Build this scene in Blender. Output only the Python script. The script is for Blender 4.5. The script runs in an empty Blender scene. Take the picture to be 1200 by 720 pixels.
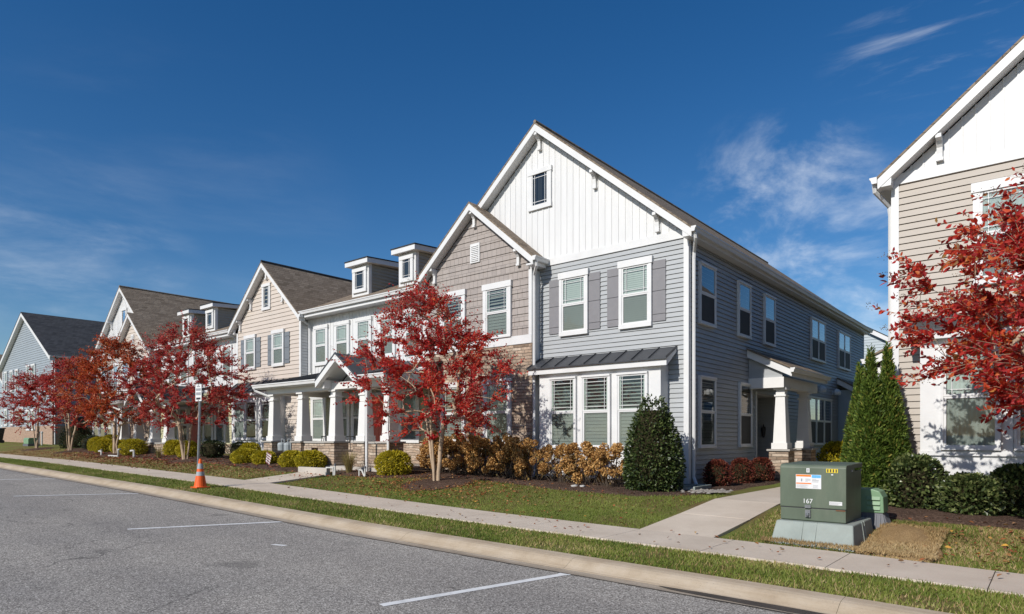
import bpy, bmesh, math, random
import numpy as np
from mathutils import Vector

scene = bpy.context.scene
COL = scene.collection
R = math.radians

# ------------------------------------------------------------------ helpers
TF = [None]            # current unit transform (mirror / shift of a whole house)

def set_tf(f=None):
    TF[0] = f

class MB:
    """collects polygons and links them as one mesh object"""
    def __init__(s):
        s.v = []; s.f = []
    def add(s, pts):
        n = len(s.v)
        f = TF[0]
        for p in pts:
            s.v.append(f(p) if f else tuple(p))
        return n
    def poly(s, *pts):
        n = s.add(pts)
        s.f.append(tuple(range(n, n + len(pts))))
    def hexa(s, p):
        n = s.add(p)
        for q in ((0,3,2,1),(4,5,6,7),(0,1,5,4),(1,2,6,5),(2,3,7,6),(3,0,4,7)):
            s.f.append(tuple(n + i for i in q))
    def box(s, x0, x1, y0, y1, z0, z1):
        s.hexa([(x0,y0,z0),(x1,y0,z0),(x1,y1,z0),(x0,y1,z0),(x0,y0,z1),(x1,y0,z1),(x1,y1,z1),(x0,y1,z1)])
    def tbox(s, T, u0, u1, w0, w1, z0, z1):
        s.hexa([T(u0,w0,z0),T(u1,w0,z0),T(u1,w1,z0),T(u0,w1,z0),T(u0,w0,z1),T(u1,w0,z1),T(u1,w1,z1),T(u0,w1,z1)])
    def prism(s, a, b):
        """a, b: two matching polygons (lists of points)"""
        n = len(a); i = s.add(a); j = s.add(b)
        s.f.append(tuple(range(i, i+n))[::-1]); s.f.append(tuple(range(j, j+n)))
        for k in range(n):
            l = (k+1) % n
            s.f.append((i+k, i+l, j+l, j+k))
    def slab(s, top, t):
        """polygon top pushed down by t"""
        s.prism([(x,y,z-t) for x,y,z in top], top)
    def taper(s, cx, cy, z0, z1, a0, b0, a1, b1):
        s.hexa([(cx-a0,cy-b0,z0),(cx+a0,cy-b0,z0),(cx+a0,cy+b0,z0),(cx-a0,cy+b0,z0),
                (cx-a1,cy-b1,z1),(cx+a1,cy-b1,z1),(cx+a1,cy+b1,z1),(cx-a1,cy+b1,z1)])
    def tube(s, path, r, n=8, cap=True):
        path = [Vector(p) for p in path]
        rr = r if hasattr(r, '__len__') else [r]*len(path)
        rings = []
        up = None
        for i, p in enumerate(path):
            a = path[max(i-1,0)]; b = path[min(i+1,len(path)-1)]
            d = (b-a).normalized()
            if up is None or abs(up.dot(d)) > .98:
                up = Vector((0,0,1)) if abs(d.z) < .9 else Vector((1,0,0))
            x = d.cross(up).normalized(); y = x.cross(d).normalized(); up = y
            rings.append(s.add([tuple(p + (x*math.cos(k*2*math.pi/n) + y*math.sin(k*2*math.pi/n))*rr[i]) for k in range(n)]))
        for i in range(len(rings)-1):
            for k in range(n):
                l = (k+1) % n
                s.f.append((rings[i]+k, rings[i]+l, rings[i+1]+l, rings[i+1]+k))
        if cap:
            s.f.append(tuple(rings[0]+k for k in range(n))[::-1]); s.f.append(tuple(rings[-1]+k for k in range(n)))
    def lathe(s, c, prof, n=16):
        rings = [s.add([(c[0]+r*math.cos(k*2*math.pi/n), c[1]+r*math.sin(k*2*math.pi/n), c[2]+z) for k in range(n)]) for r, z in prof]
        for i in range(len(rings)-1):
            for k in range(n):
                l = (k+1) % n
                s.f.append((rings[i]+k, rings[i]+l, rings[i+1]+l, rings[i+1]+k))
        s.f.append(tuple(rings[0]+k for k in range(n))[::-1]); s.f.append(tuple(rings[-1]+k for k in range(n)))
    def build(s, name, mat, parent=None, smooth=False, bevel=0, normals=True):
        off = root_loc(parent)
        me = bpy.data.meshes.new(name)
        me.from_pydata([(x-off[0], y-off[1], z-off[2]) for x, y, z in s.v], [], s.f)
        if normals:
            bm = bmesh.new(); bm.from_mesh(me)
            bmesh.ops.recalc_face_normals(bm, faces=bm.faces)
            bm.to_mesh(me); bm.free()
        me.materials.append(mat)
        if smooth:
            me.polygons.foreach_set('use_smooth', [True]*len(me.polygons))
        me.update()
        o = bpy.data.objects.new(name, me)
        COL.objects.link(o)
        if parent is not None:
            o.parent = parent
        if bevel:
            b = o.modifiers.new('bevel', 'BEVEL'); b.width = bevel; b.segments = 2; b.limit_method = 'ANGLE'
        return o

def root_loc(o):
    loc = Vector((0,0,0))
    while o is not None:
        loc = loc + o.location
        o = o.parent
    return loc

def tag(o, label=None, cat=None, group=None, kind=None):
    if label: o['label'] = label
    if cat: o['category'] = cat
    if group: o['group'] = group
    if kind: o['kind'] = kind
    return o

def thing(name, label, cat, loc=(0,0,0), group=None):
    o = bpy.data.objects.new(name, None); COL.objects.link(o)
    o.empty_display_size = .2
    o.location = loc
    return tag(o, label, cat, group)

def structure(o, label=None, cat=None):
    o['kind'] = 'structure'
    if label: o['label'] = label
    if cat: o['category'] = cat
    return o

def copy_tree(o, parent=None):
    c = o.copy(); COL.objects.link(c)
    if parent is not None: c.parent = parent
    for ch in list(o.children):
        copy_tree(ch, c)
    return c

def Tfront(Y):
    return lambda u, w, z: (u, Y-w, z)
def Tside(X, sg=1):
    return lambda u, w, z: (X+sg*w, u, z)

# ------------------------------------------------------------------ ground profile
GX = [-400,-120,-57,-43,-32,-17,-8.6,-5,-2,0,15,60,400]
GZ = [2.2,1.5,.85,.62,.52,.27,.06,.01,-.03,-.07,-.3,-.5,-.6]
def g(x):
    return float(np.interp(x, GX, GZ))
def rise(y):
    t = min(max((y-9.3)/3.2, 0), 1)
    return .27*t*t*(3-2*t)
def zg(x, y):
    return g(x) + rise(y)
KERB0, KERB1, WALK0, WALK1 = 6.30, 6.92, 8.12, 9.32

# ------------------------------------------------------------------ materials
def new_mat(name):
    m = bpy.data.materials.new(name); m.use_nodes = True
    nt = m.node_tree
    for n in list(nt.nodes): nt.nodes.remove(n)
    out = nt.nodes.new('ShaderNodeOutputMaterial')
    return m, nt, out

def N(nt, kind, **kw):
    n = nt.nodes.new(kind)
    for k, v in kw.items():
        if k == 'ins':
            for a, b in v.items(): n.inputs[a].default_value = b
        else: setattr(n, k, v)
    return n

def c4(c, k=1.0):
    return (c[0]*k, c[1]*k, c[2]*k, 1)

def ramp(nt, stops, interp='LINEAR'):
    n = nt.nodes.new('ShaderNodeValToRGB')
    n.color_ramp.interpolation = interp
    e = n.color_ramp.elements
    while len(e) < len(stops): e.new(.5)
    for i, (p, c) in enumerate(stops):
        e[i].position = p; e[i].color = c4(c) if len(c) == 3 else c
    return n

def coords(nt, scale=(1,1,1)):
    tc = N(nt, 'ShaderNodeTexCoord'); mp = N(nt, 'ShaderNodeMapping')
    mp.inputs['Scale'].default_value = scale
    nt.links.new(tc.outputs['Object'], mp.inputs['Vector'])
    return mp.outputs['Vector']

def paint(name, col, rough=.55, var=.08, scale=3, bump=0, bscale=60, spec=.4, metal=0, stretch=(1,1,1), coat=0, dirt=0, dirtcol=(.12,.1,.08)):
    m, nt, out = new_mat(name); L = nt.links.new
    p = N(nt, 'ShaderNodeBsdfPrincipled')
    p.inputs['Roughness'].default_value = rough; p.inputs['Metallic'].default_value = metal
    p.inputs['Specular IOR Level'].default_value = spec; p.inputs['Coat Weight'].default_value = coat
    v = coords(nt, stretch)
    n1 = N(nt, 'ShaderNodeTexNoise', ins={'Scale': scale, 'Detail': 6, 'Roughness': .6}); L(v, n1.inputs['Vector'])
    r = ramp(nt, [(.3, tuple(c*(1-var) for c in col)), (.7, tuple(min(1, c*(1+var)) for c in col))])
    L(n1.outputs['Fac'], r.inputs['Fac'])
    c = r.outputs['Color']
    if dirt:
        n2 = N(nt, 'ShaderNodeTexNoise', ins={'Scale': scale*.7, 'Detail': 8, 'Roughness': .7}); L(v, n2.inputs['Vector'])
        r2 = ramp(nt, [(.5, (0,0,0)), (.75, (dirt,)*3)]); L(n2.outputs['Fac'], r2.inputs['Fac'])
        mx = N(nt, 'ShaderNodeMixRGB'); L(r2.outputs['Color'], mx.inputs['Fac']); L(c, mx.inputs['Color1'])
        mx.inputs['Color2'].default_value = c4(dirtcol); c = mx.outputs['Color']
    L(c, p.inputs['Base Color'])
    if bump:
        n3 = N(nt, 'ShaderNodeTexNoise', ins={'Scale': bscale, 'Detail': 4}); L(v, n3.inputs['Vector'])
        b = N(nt, 'ShaderNodeBump', ins={'Strength': bump, 'Distance': .01}); L(n3.outputs['Fac'], b.inputs['Height'])
        L(b.outputs['Normal'], p.inputs['Normal'])
    L(p.outputs['BSDF'], out.inputs['Surface'])
    return m

def wallvec(nt):
    """(x+y, z) so that brickwork runs along any axis aligned wall"""
    tc = N(nt, 'ShaderNodeTexCoord'); sp = N(nt, 'ShaderNodeSeparateXYZ'); nt.links.new(tc.outputs['Object'], sp.inputs[0])
    ad = N(nt, 'ShaderNodeMath', operation='ADD'); nt.links.new(sp.outputs['X'], ad.inputs[0]); nt.links.new(sp.outputs['Y'], ad.inputs[1])
    cb = N(nt, 'ShaderNodeCombineXYZ'); nt.links.new(ad.outputs[0], cb.inputs['X']); nt.links.new(sp.outputs['Z'], cb.inputs['Y'])
    return cb.outputs[0], tc.outputs['Object']

def bricky(name, cols, mortar, bw, bh, ms=.01, rough=.85, bump=.6, distort=.03, off=.5, var=.25, noisescale=9):
    m, nt, out = new_mat(name); L = nt.links.new
    v, ob = wallvec(nt)
    nz = N(nt, 'ShaderNodeTexNoise', ins={'Scale': 2.6, 'Detail': 3}); L(ob, nz.inputs['Vector'])
    sb = N(nt, 'ShaderNodeVectorMath', operation='SUBTRACT'); L(nz.outputs['Color'], sb.inputs[0]); sb.inputs[1].default_value = (.5,.5,.5)
    sc = N(nt, 'ShaderNodeVectorMath', operation='SCALE'); L(sb.outputs[0], sc.inputs[0]); sc.inputs['Scale'].default_value = distort
    av = N(nt, 'ShaderNodeVectorMath', operation='ADD'); L(v, av.inputs[0]); L(sc.outputs[0], av.inputs[1])
    b = N(nt, 'ShaderNodeTexBrick', offset=off, squash=1.6, squash_frequency=3)
    b.inputs['Scale'].default_value = 1; b.inputs['Brick Width'].default_value = bw; b.inputs['Row Height'].default_value = bh
    b.inputs['Mortar Size'].default_value = ms; b.inputs['Mortar Smooth'].default_value = .3
    b.inputs['Color1'].default_value = (0,0,0,1); b.inputs['Color2'].default_value = (1,1,1,1); b.inputs['Mortar'].default_value = (.5,.5,.5,1)
    b.inputs['Bias'].default_value = 0
    L(av.outputs[0], b.inputs['Vector'])
    r = ramp(nt, [(i/(len(cols)-1), c) for i, c in enumerate(cols)]); L(b.outputs['Color'], r.inputs['Fac'])
    n2 = N(nt, 'ShaderNodeTexNoise', ins={'Scale': noisescale, 'Detail': 8, 'Roughness': .7}); L(ob, n2.inputs['Vector'])
    r2 = ramp(nt, [(.25, (1-var,)*3), (.75, (1+var,)*3)]); L(n2.outputs['Fac'], r2.inputs['Fac'])
    mu = N(nt, 'ShaderNodeMixRGB', blend_type='MULTIPLY'); mu.inputs['Fac'].default_value = 1
    L(r.outputs['Color'], mu.inputs['Color1']); L(r2.outputs['Color'], mu.inputs['Color2'])
    mx = N(nt, 'ShaderNodeMixRGB'); L(b.outputs['Fac'], mx.inputs['Fac']); L(mu.outputs['Color'], mx.inputs['Color1']); mx.inputs['Color2'].default_value = c4(mortar)
    p = N(nt, 'ShaderNodeBsdfPrincipled'); p.inputs['Roughness'].default_value = rough; p.inputs['Specular IOR Level'].default_value = .25
    L(mx.outputs['Color'], p.inputs['Base Color'])
    iv = N(nt, 'ShaderNodeMath', operation='SUBTRACT'); iv.inputs[0].default_value = 1; L(b.outputs['Fac'], iv.inputs[1])
    ad = N(nt, 'ShaderNodeMath', operation='MULTIPLY_ADD'); L(n2.outputs['Fac'], ad.inputs[0]); ad.inputs[1].default_value = .7; L(iv.outputs[0], ad.inputs[2])
    bp = N(nt, 'ShaderNodeBump', ins={'Strength': bump, 'Distance': .02}); L(ad.outputs[0], bp.inputs['Height']); L(bp.outputs['Normal'], p.inputs['Normal'])
    L(p.outputs['BSDF'], out.inputs['Surface'])
    return m

def leafmat(name, stops, rough=.5, trans=.3, spec=.3):
    m, nt, out = new_mat(name); L = nt.links.new
    a = N(nt, 'ShaderNodeAttribute', attribute_name='var')
    r = ramp(nt, stops); L(a.outputs['Fac'], r.inputs['Fac'])
    p = N(nt, 'ShaderNodeBsdfPrincipled'); p.inputs['Roughness'].default_value = rough; p.inputs['Specular IOR Level'].default_value = spec
    L(r.outputs['Color'], p.inputs['Base Color'])
    t = N(nt, 'ShaderNodeBsdfTranslucent'); L(r.outputs['Color'], t.inputs['Color'])
    mx = N(nt, 'ShaderNodeMixShader'); mx.inputs[0].default_value = trans
    L(p.outputs['BSDF'], mx.inputs[1]); L(t.outputs['BSDF'], mx.inputs[2]); L(mx.outputs[0], out.inputs['Surface'])
    return m

def glassmat(name, tint, refl=1.0):
    m, nt, out = new_mat(name); L = nt.links.new
    t = N(nt, 'ShaderNodeBsdfTransparent'); t.inputs['Color'].default_value = c4(tint)
    gl = N(nt, 'ShaderNodeBsdfGlossy'); gl.inputs['Roughness'].default_value = .015; gl.inputs['Color'].default_value = (.95,.97,1,1)
    v = coords(nt)
    nz = N(nt, 'ShaderNodeTexNoise', ins={'Scale': 1.3, 'Detail': 1}); L(v, nz.inputs['Vector'])
    bp = N(nt, 'ShaderNodeBump', ins={'Strength': .05, 'Distance': .02}); L(nz.outputs['Fac'], bp.inputs['Height']); L(bp.outputs['Normal'], gl.inputs['Normal'])
    f = N(nt, 'ShaderNodeFresnel', ins={'IOR': 1.5})
    k = N(nt, 'ShaderNodeMath', operation='MULTIPLY_ADD'); k.inputs[1].default_value = 1.5*refl; k.inputs[2].default_value = .05*refl; k.use_clamp = True
    L(f.outputs[0], k.inputs[0])
    mx = N(nt, 'ShaderNodeMixShader'); L(k.outputs[0], mx.inputs[0]); L(t.outputs[0], mx.inputs[1]); L(gl.outputs[0], mx.inputs[2])
    L(mx.outputs[0], out.inputs['Surface'])
    return m

def groundmat(name, kind):
    m, nt, out = new_mat(name); L = nt.links.new
    v = coords(nt)
    p = N(nt, 'ShaderNodeBsdfPrincipled'); p.inputs['Roughness'].default_value = .95; p.inputs['Specular IOR Level'].default_value = .1
    def noise(sc, det=6, ro=.6, vec=v):
        n = N(nt, 'ShaderNodeTexNoise', ins={'Scale': sc, 'Detail': det, 'Roughness': ro}); L(vec, n.inputs['Vector']); return n.outputs['Fac']
    def mix(f, a, b, mode='MIX'):
        x = N(nt, 'ShaderNodeMixRGB', blend_type=mode)
        for i, q in (('Fac', f), ('Color1', a), ('Color2', b)):
            if isinstance(q, (int, float)): x.inputs[i].default_value = q
            elif isinstance(q, tuple): x.inputs[i].default_value = c4(q)
            else: L(q, x.inputs[i])
        return x.outputs['Color']
    def rmp(f, stops):
        r = ramp(nt, stops); L(f, r.inputs['Fac']); return r.outputs['Color']
    if kind == 'asphalt':
        vo = N(nt, 'ShaderNodeTexVoronoi', ins={'Scale': 88}); L(v, vo.inputs['Vector'])
        sx_ = N(nt, 'ShaderNodeSeparateColor'); L(vo.outputs['Color'], sx_.inputs[0])
        c = rmp(sx_.outputs[0], [(0, (.115,.106,.095)), (.35, (.245,.228,.205)), (.7, (.35,.327,.295)), (.9, (.48,.452,.405)), (1, (.65,.62,.56))])
        c = mix(.75, c, rmp(noise(.35, 5), [(.3, (.8,.8,.82)), (.7, (1.12,1.1,1.08))]), 'MULTIPLY')
        # faint wheel paths and old sealed patches along the street
        v2 = coords(nt, (.06, 1.1, 1)); n2 = noise(1.0, 3, .5, v2)
        c = mix(.6, c, rmp(n2, [(.35, (.86,.86,.87)), (.65, (1.1,1.1,1.09))]), 'MULTIPLY')
        # hairline cracks and a few old oil drips
        dn = N(nt, 'ShaderNodeTexNoise', ins={'Scale': 1.7, 'Detail': 5}); L(v, dn.inputs['Vector'])
        ds = N(nt, 'ShaderNodeVectorMath', operation='SCALE'); L(dn.outputs['Color'], ds.inputs[0]); ds.inputs['Scale'].default_value = .8
        da = N(nt, 'ShaderNodeVectorMath', operation='ADD'); L(v, da.inputs[0]); L(ds.outputs[0], da.inputs[1])
        cv = N(nt, 'ShaderNodeTexVoronoi', feature='DISTANCE_TO_EDGE', ins={'Scale': .33}); L(da.outputs[0], cv.inputs['Vector'])
        ck = rmp(cv.outputs['Distance'], [(.0, (1,1,1)), (.006, (0,0,0))])
        cm = mix(1, ck, rmp(noise(.5, 3), [(.5, (0,0,0)), (.56, (.7,.7,.7))]), 'MULTIPLY')
        c = mix(cm, c, (.05,.048,.045))
        c = mix(rmp(noise(1.1, 2, .4), [(.70, (0,0,0)), (.76, (.35,.35,.35))]), c, (.07,.067,.062))
        h = vo.outputs['Distance']; bs, bd = .4, .005
    elif kind == 'kerb':
        c = rmp(noise(2.2, 7, .65), [(.25, (.35,.27,.185)), (.5, (.45,.365,.265)), (.8, (.53,.45,.35))])
        v2 = coords(nt, (.5, 6, 6)); c = mix(rmp(noise(1.5, 6, .7, v2), [(.5, (0,0,0)), (.75, (.55,.55,.55))]), c, (.3,.22,.14))
        c = mix(rmp(noise(60, 3), [(.62, (0,0,0)), (.7, (.6,.6,.6))]), c, (.25,.2,.15))
        h = noise(90, 3); bs, bd = .35, .006
    elif kind == 'pan':
        c = rmp(noise(2.0, 7, .65), [(.25, (.30,.25,.19)), (.55, (.42,.355,.275)), (.8, (.50,.44,.36))])
        v2 = coords(nt, (.35, 9, 9)); c = mix(rmp(noise(1.6, 6, .7, v2), [(.48, (0,0,0)), (.7, (.75,.75,.75))]), c, (.20,.14,.09))
        c = mix(rmp(noise(50, 3), [(.60, (0,0,0)), (.7, (.7,.7,.7))]), c, (.16,.13,.10))
        h = noise(90, 3); bs, bd = .4, .006
    elif kind == 'walk':
        c = rmp(noise(1.2, 7, .6), [(.25, (.50,.42,.335)), (.75, (.64,.555,.455))])
        c = mix(.5, c, rmp(noise(120, 2), [(.3, (.75,.75,.75)), (.7, (1.15,1.15,1.15))]), 'MULTIPLY')
        c = mix(rmp(noise(5, 8, .75), [(.6, (0,0,0)), (.8, (.35,.35,.35))]), c, (.22,.17,.12))
        h = noise(140, 3); bs, bd = .25, .004
    elif kind == 'lawn':
        a = rmp(noise(55, 4, .7), [(.3, (.08,.10,.022)), (.5, (.17,.20,.045)), (.7, (.27,.27,.085))])
        b = rmp(noise(60, 4, .7), [(.3, (.09,.06,.025)), (.6, (.22,.155,.07)), (.8, (.33,.24,.12))])
        c = mix(rmp(noise(.55, 6, .65), [(.42, (0,0,0)), (.62, (.9,.9,.9))]), a, b)
        h = noise(80, 4); bs, bd = .8, .03
    elif kind == 'mulch':
        vo = N(nt, 'ShaderNodeTexVoronoi', ins={'Scale': 38}); L(coords(nt, (1, 1.6, 1)), vo.inputs['Vector'])
        c = rmp(vo.outputs['Color'], [(0, (.04,.026,.02)), (.5, (.105,.068,.05)), (.85, (.18,.12,.09)), (1, (.33,.25,.19))])
        c = mix(.7, c, rmp(noise(1.5), [(.3, (.7,.7,.7)), (.7, (1.3,1.25,1.2))]), 'MULTIPLY')
        h = vo.outputs['Distance']; bs, bd = 1, .03
    elif kind == 'deadsod':
        c = rmp(noise(70, 5, .75), [(.28, (.18,.11,.045)), (.5, (.45,.30,.145)), (.75, (.66,.48,.27))])
        c = mix(.6, c, rmp(noise(3), [(.3, (.75,.72,.7)), (.7, (1.2,1.2,1.2))]), 'MULTIPLY')
        h = noise(120, 5); bs, bd = 1, .03
    L(c, p.inputs['Base Color'])
    bp = N(nt, 'ShaderNodeBump', ins={'Strength': bs, 'Distance': bd}); L(h, bp.inputs['Height']); L(bp.outputs['Normal'], p.inputs['Normal'])
    L(p.outputs['BSDF'], out.inputs['Surface'])
    return m

M = {}
M['white'] = paint('white trim', (.67,.67,.665), .45, .05, 2, dirt=.14, dirtcol=(.5,.47,.42))
M['whiteboard'] = paint('white board cladding', (.665,.665,.66), .5, .06, 1.2, stretch=(2.5,2.5,.35), dirt=.12, dirtcol=(.42,.41,.38))
M['porchwhite'] = paint('porch white', (.70,.69,.67), .5, .04, 2)
M['blue'] = paint('grey blue vinyl siding', (.355,.37,.378), .5, .07, 1.1, bump=.08, bscale=30, stretch=(1,1,6))
M['darkside'] = paint('grey brown dormer siding', (.33,.315,.265), .55, .06, 1.5)
M['tan'] = paint('tan vinyl siding', (.37,.325,.275), .5, .05, 1.2, bump=.08, bscale=30, stretch=(1,1,6))
M['cream'] = paint('beige lap siding', (.56,.49,.425), .5, .04, 1.2)
M['olive'] = paint('olive lap siding', (.47,.45,.29), .5, .05, 1.2)
M['greyblue'] = paint('pale grey blue siding', (.35,.41,.44), .5, .04, 1)
M['slate'] = paint('slate grey siding', (.30,.335,.36), .5, .04, 1)
M['shutter'] = paint('grey shutter', (.21,.205,.215), .6, .06, 5)
M['shutterblue'] = paint('blue grey shutter', (.17,.19,.21), .6, .06, 5)
M['metalroof'] = paint('dark standing seam metal', (.068,.071,.078), .36, .15, 2, spec=.5, metal=.3)
M['found'] = paint('foundation concrete', (.36,.34,.31), .85, .1, 2, bump=.3, bscale=40)
M['porchfloor'] = paint('porch concrete', (.45,.41,.36), .8, .1, 2, bump=.2, bscale=50)
M['core'] = paint('house wrap wall', (.45,.45,.45), .8, .05, 1)
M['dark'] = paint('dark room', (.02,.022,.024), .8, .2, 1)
M['blind'] = paint('window blind slat', (.57,.60,.57), .5, .03, 2)
M['screen'] = paint('insect screen', (.045,.042,.04), .7, .15, 3)
M['glass'] = glassmat('window glass', (.80,.86,.835), .7)
M['glassside'] = glassmat('shaded window glass', (.75,.84,.84), 1.0)
M['shake'] = bricky('taupe shake shingles', [(.31,.275,.255),(.355,.315,.29),(.335,.295,.27)], (.17,.15,.135), .17, .26, .006, .7, .35, 0, .37, .06)
M['stone'] = bricky('ledge stone', [(.22,.16,.115),(.44,.335,.25),(.29,.21,.155),(.52,.43,.34),(.37,.265,.19)], (.16,.13,.10), .33, .085, .007, .9, 1.0, .10, .37, .4)
M['brick'] = bricky('tan brick', [(.30,.17,.11),(.40,.25,.17),(.34,.2,.13)], (.4,.36,.3), .2, .07, .01, .85, .4, 0, .5, .2)
M['shingle'] = bricky('weathered brown roof shingles', [(.15,.115,.082),(.25,.197,.146),(.19,.147,.108),(.28,.223,.166)], (.10,.077,.057), .24, .11, .006, .95, .5, .02, .43, .22, 40)
M['shingledark'] = bricky('charcoal roof shingles', [(.032,.034,.038),(.06,.062,.068),(.045,.047,.05)], (.025,.025,.028), .24, .11, .006, .95, .4, .02, .43, .2, 40)
M['asphalt'] = groundmat('asphalt', 'asphalt')
M['kerb'] = groundmat('kerb concrete', 'kerb')
M['walk'] = groundmat('sidewalk concrete', 'walk')
M['lawn'] = groundmat('lawn soil and thatch', 'lawn')
M['mulch'] = groundmat('dark mulch', 'mulch')
M['deadsod'] = groundmat('dead sod', 'deadsod')
M['bark'] = paint('crape myrtle bark', (.42,.31,.21), .7, .22, 6, bump=.4, bscale=25, stretch=(1,1,.25))
M['twig'] = paint('woody stem', (.10,.075,.055), .8, .2, 9)
M['line'] = paint('road paint', (.75,.75,.73), .6, .06, 6, dirt=.5, dirtcol=(.25,.25,.25))
M['stain'] = paint('wet stain', (.055,.045,.036), .55, .3, 3)
M['red_leaf'] = leafmat('red autumn leaves', [(0,(.12,.03,.02)),(.2,(.34,.022,.026)),(.55,(.62,.034,.034)),(.8,(.76,.10,.05)),(.92,(.74,.24,.07)),(1,(.36,.22,.09))], trans=.5)
M['scarlet_leaf'] = leafmat('scarlet and orange autumn leaves', [(0,(.10,.03,.02)),(.2,(.28,.03,.03)),(.5,(.56,.035,.035)),(.68,(.70,.09,.04)),(.82,(.72,.22,.06)),(.92,(.5,.28,.08)),(1,(.28,.16,.08))], trans=.5)
M['maroon_leaf'] = leafmat('maroon autumn leaves', [(0,(.12,.024,.024)),(.3,(.34,.03,.032)),(.7,(.58,.055,.05)),(.9,(.68,.17,.08)),(1,(.36,.22,.11))], trans=.48)
M['orange_leaf'] = leafmat('orange red autumn leaves', [(0,(.09,.028,.014)),(.3,(.36,.045,.02)),(.6,(.56,.10,.03)),(.85,(.64,.20,.05)),(1,(.22,.16,.05))], trans=.42)
M['seed'] = leafmat('dry seed heads', [(0,(.06,.045,.03)),(1,(.22,.16,.09))], .8, .1)
M['yellow_leaf'] = leafmat('yellow green foliage', [(0,(.17,.16,.012)),(.5,(.46,.39,.018)),(1,(.70,.56,.05))])
M['barberry'] = leafmat('dark red foliage', [(0,(.06,.016,.012)),(.6,(.16,.034,.024)),(.9,(.27,.07,.04)),(1,(.2,.13,.05))])
M['holly'] = leafmat('glossy holly leaves', [(0,(.012,.024,.007)),(.6,(.045,.07,.018)),(1,(.12,.15,.045))], .38, .1, .5)
M['laurel'] = leafmat('dark shrub leaves', [(0,(.022,.038,.012)),(.6,(.08,.11,.033)),(1,(.20,.22,.08))], .33, .12, .5)
M['arbor'] = leafmat('arborvitae sprays', [(0,(.03,.06,.008)),(.5,(.085,.135,.018)),(.9,(.17,.225,.035)),(1,(.28,.22,.05))], .6, .2)
M['bluejuniper'] = leafmat('blue green foliage', [(0,(.04,.06,.05)),(1,(.13,.18,.15))], .6, .2)
M['conifer'] = leafmat('dark conifer foliage', [(0,(.01,.02,.008)),(1,(.035,.06,.018))], .6, .2)
M['hyd_leaf'] = leafmat('browned hydrangea leaves', [(0,(.07,.05,.03)),(.5,(.20,.13,.045)),(.8,(.32,.21,.07)),(1,(.17,.17,.04))])
M['hyd_head'] = leafmat('dried hydrangea flowers', [(0,(.28,.135,.04)),(.5,(.50,.275,.085)),(1,(.66,.42,.17))], .8, .2)
M['straw'] = leafmat('straw grass', [(0,(.20,.15,.06)),(.6,(.40,.30,.13)),(1,(.26,.26,.08))], .7, .2)
M['blade'] = leafmat('grass blades', [(0,(.085,.125,.02)),(.5,(.18,.23,.038)),(.8,(.28,.30,.068)),(1,(.46,.38,.17))], .6, .3)
M['deadblade'] = leafmat('dry grass blades', [(0,(.22,.14,.055)),(.6,(.44,.31,.15)),(.85,(.56,.43,.24)),(1,(.16,.17,.04))], .8, .2)
M['fallen'] = leafmat('fallen leaves', [(0,(.16,.05,.025)),(.35,(.30,.09,.03)),(.6,(.38,.20,.08)),(.8,(.20,.12,.07)),(1,(.55,.30,.05))], .8, .1)
M['fallenred'] = leafmat('fallen crape myrtle leaves', [(0,(.10,.03,.02)),(.5,(.30,.06,.03)),(.8,(.30,.13,.06)),(1,(.22,.14,.09))], .8, .1)
M['transformer'] = paint('dull green enamel', (.098,.125,.088), .48, .12, 2.5, bump=.05, bscale=40, stretch=(1.6,1.6,.5), dirt=.45, dirtcol=(.17,.18,.135))
M['rust'] = paint('rust streak', (.20,.09,.04), .8, .3, 8)
M['palegreen'] = paint('pale green plastic', (.18,.30,.175), .5, .08, 3)
M['greybox'] = paint('grey plastic', (.12,.125,.14), .6, .1, 4)
M['pad'] = paint('grey green fibre concrete', (.27,.305,.28), .75, .12, 3, bump=.2, bscale=50, dirt=.3, dirtcol=(.2,.19,.16))
M['orange'] = paint('safety orange', (.80,.115,.012), .45, .06, 8, dirt=.2, dirtcol=(.4,.12,.04))
M['reflect'] = paint('reflective band', (.33,.345,.36), .4, .1, 10)
M['galv'] = paint('galvanised steel', (.22,.23,.24), .45, .15, 10, metal=.6)
M['sign'] = paint('sign white', (.72,.72,.70), .4, .04, 3)
M['ink'] = paint('sign black', (.03,.03,.035), .5, .1, 4)
M['signgreen'] = paint('sign green', (.03,.14,.06), .5, .1, 4)
M['stickor'] = paint('sticker orange', (.75,.19,.02), .4, .05, 6)
M['stickbl'] = paint('sticker blue', (.12,.40,.75), .4, .05, 6)
M['stickwh'] = paint('sticker white', (.68,.68,.68), .4, .05, 6)
M['stickye'] = paint('sticker yellow', (.72,.55,.04), .4, .05, 6)
M['stickgr'] = paint('sticker grey print', (.3,.3,.32), .5, .1, 6)
M['reddoor'] = paint('coral red door', (.55,.13,.085), .45, .05, 2)
M['darkdoor'] = paint('dark door', (.05,.06,.07), .45, .08, 2)
M['pvc'] = paint('white pvc', (.56,.55,.52), .4, .05, 4)
M['chair'] = paint('black metal', (.02,.02,.022), .45, .1, 4)
M['meter'] = paint('meter grey', (.30,.33,.34), .5, .1, 4)
M['rock'] = paint('pale river stone', (.27,.245,.215), .8, .35, 9)
M['bin'] = paint('black bin plastic', (.02,.021,.023), .55, .1, 4)
M['lamp'] = paint('lamp glass white', (.7,.7,.66), .3, .03, 4)
M['flagred'] = paint('flag red', (.30,.10,.11), .8, .1, 4)
M['flagblue'] = paint('flag blue', (.05,.06,.16), .8, .1, 4)

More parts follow.
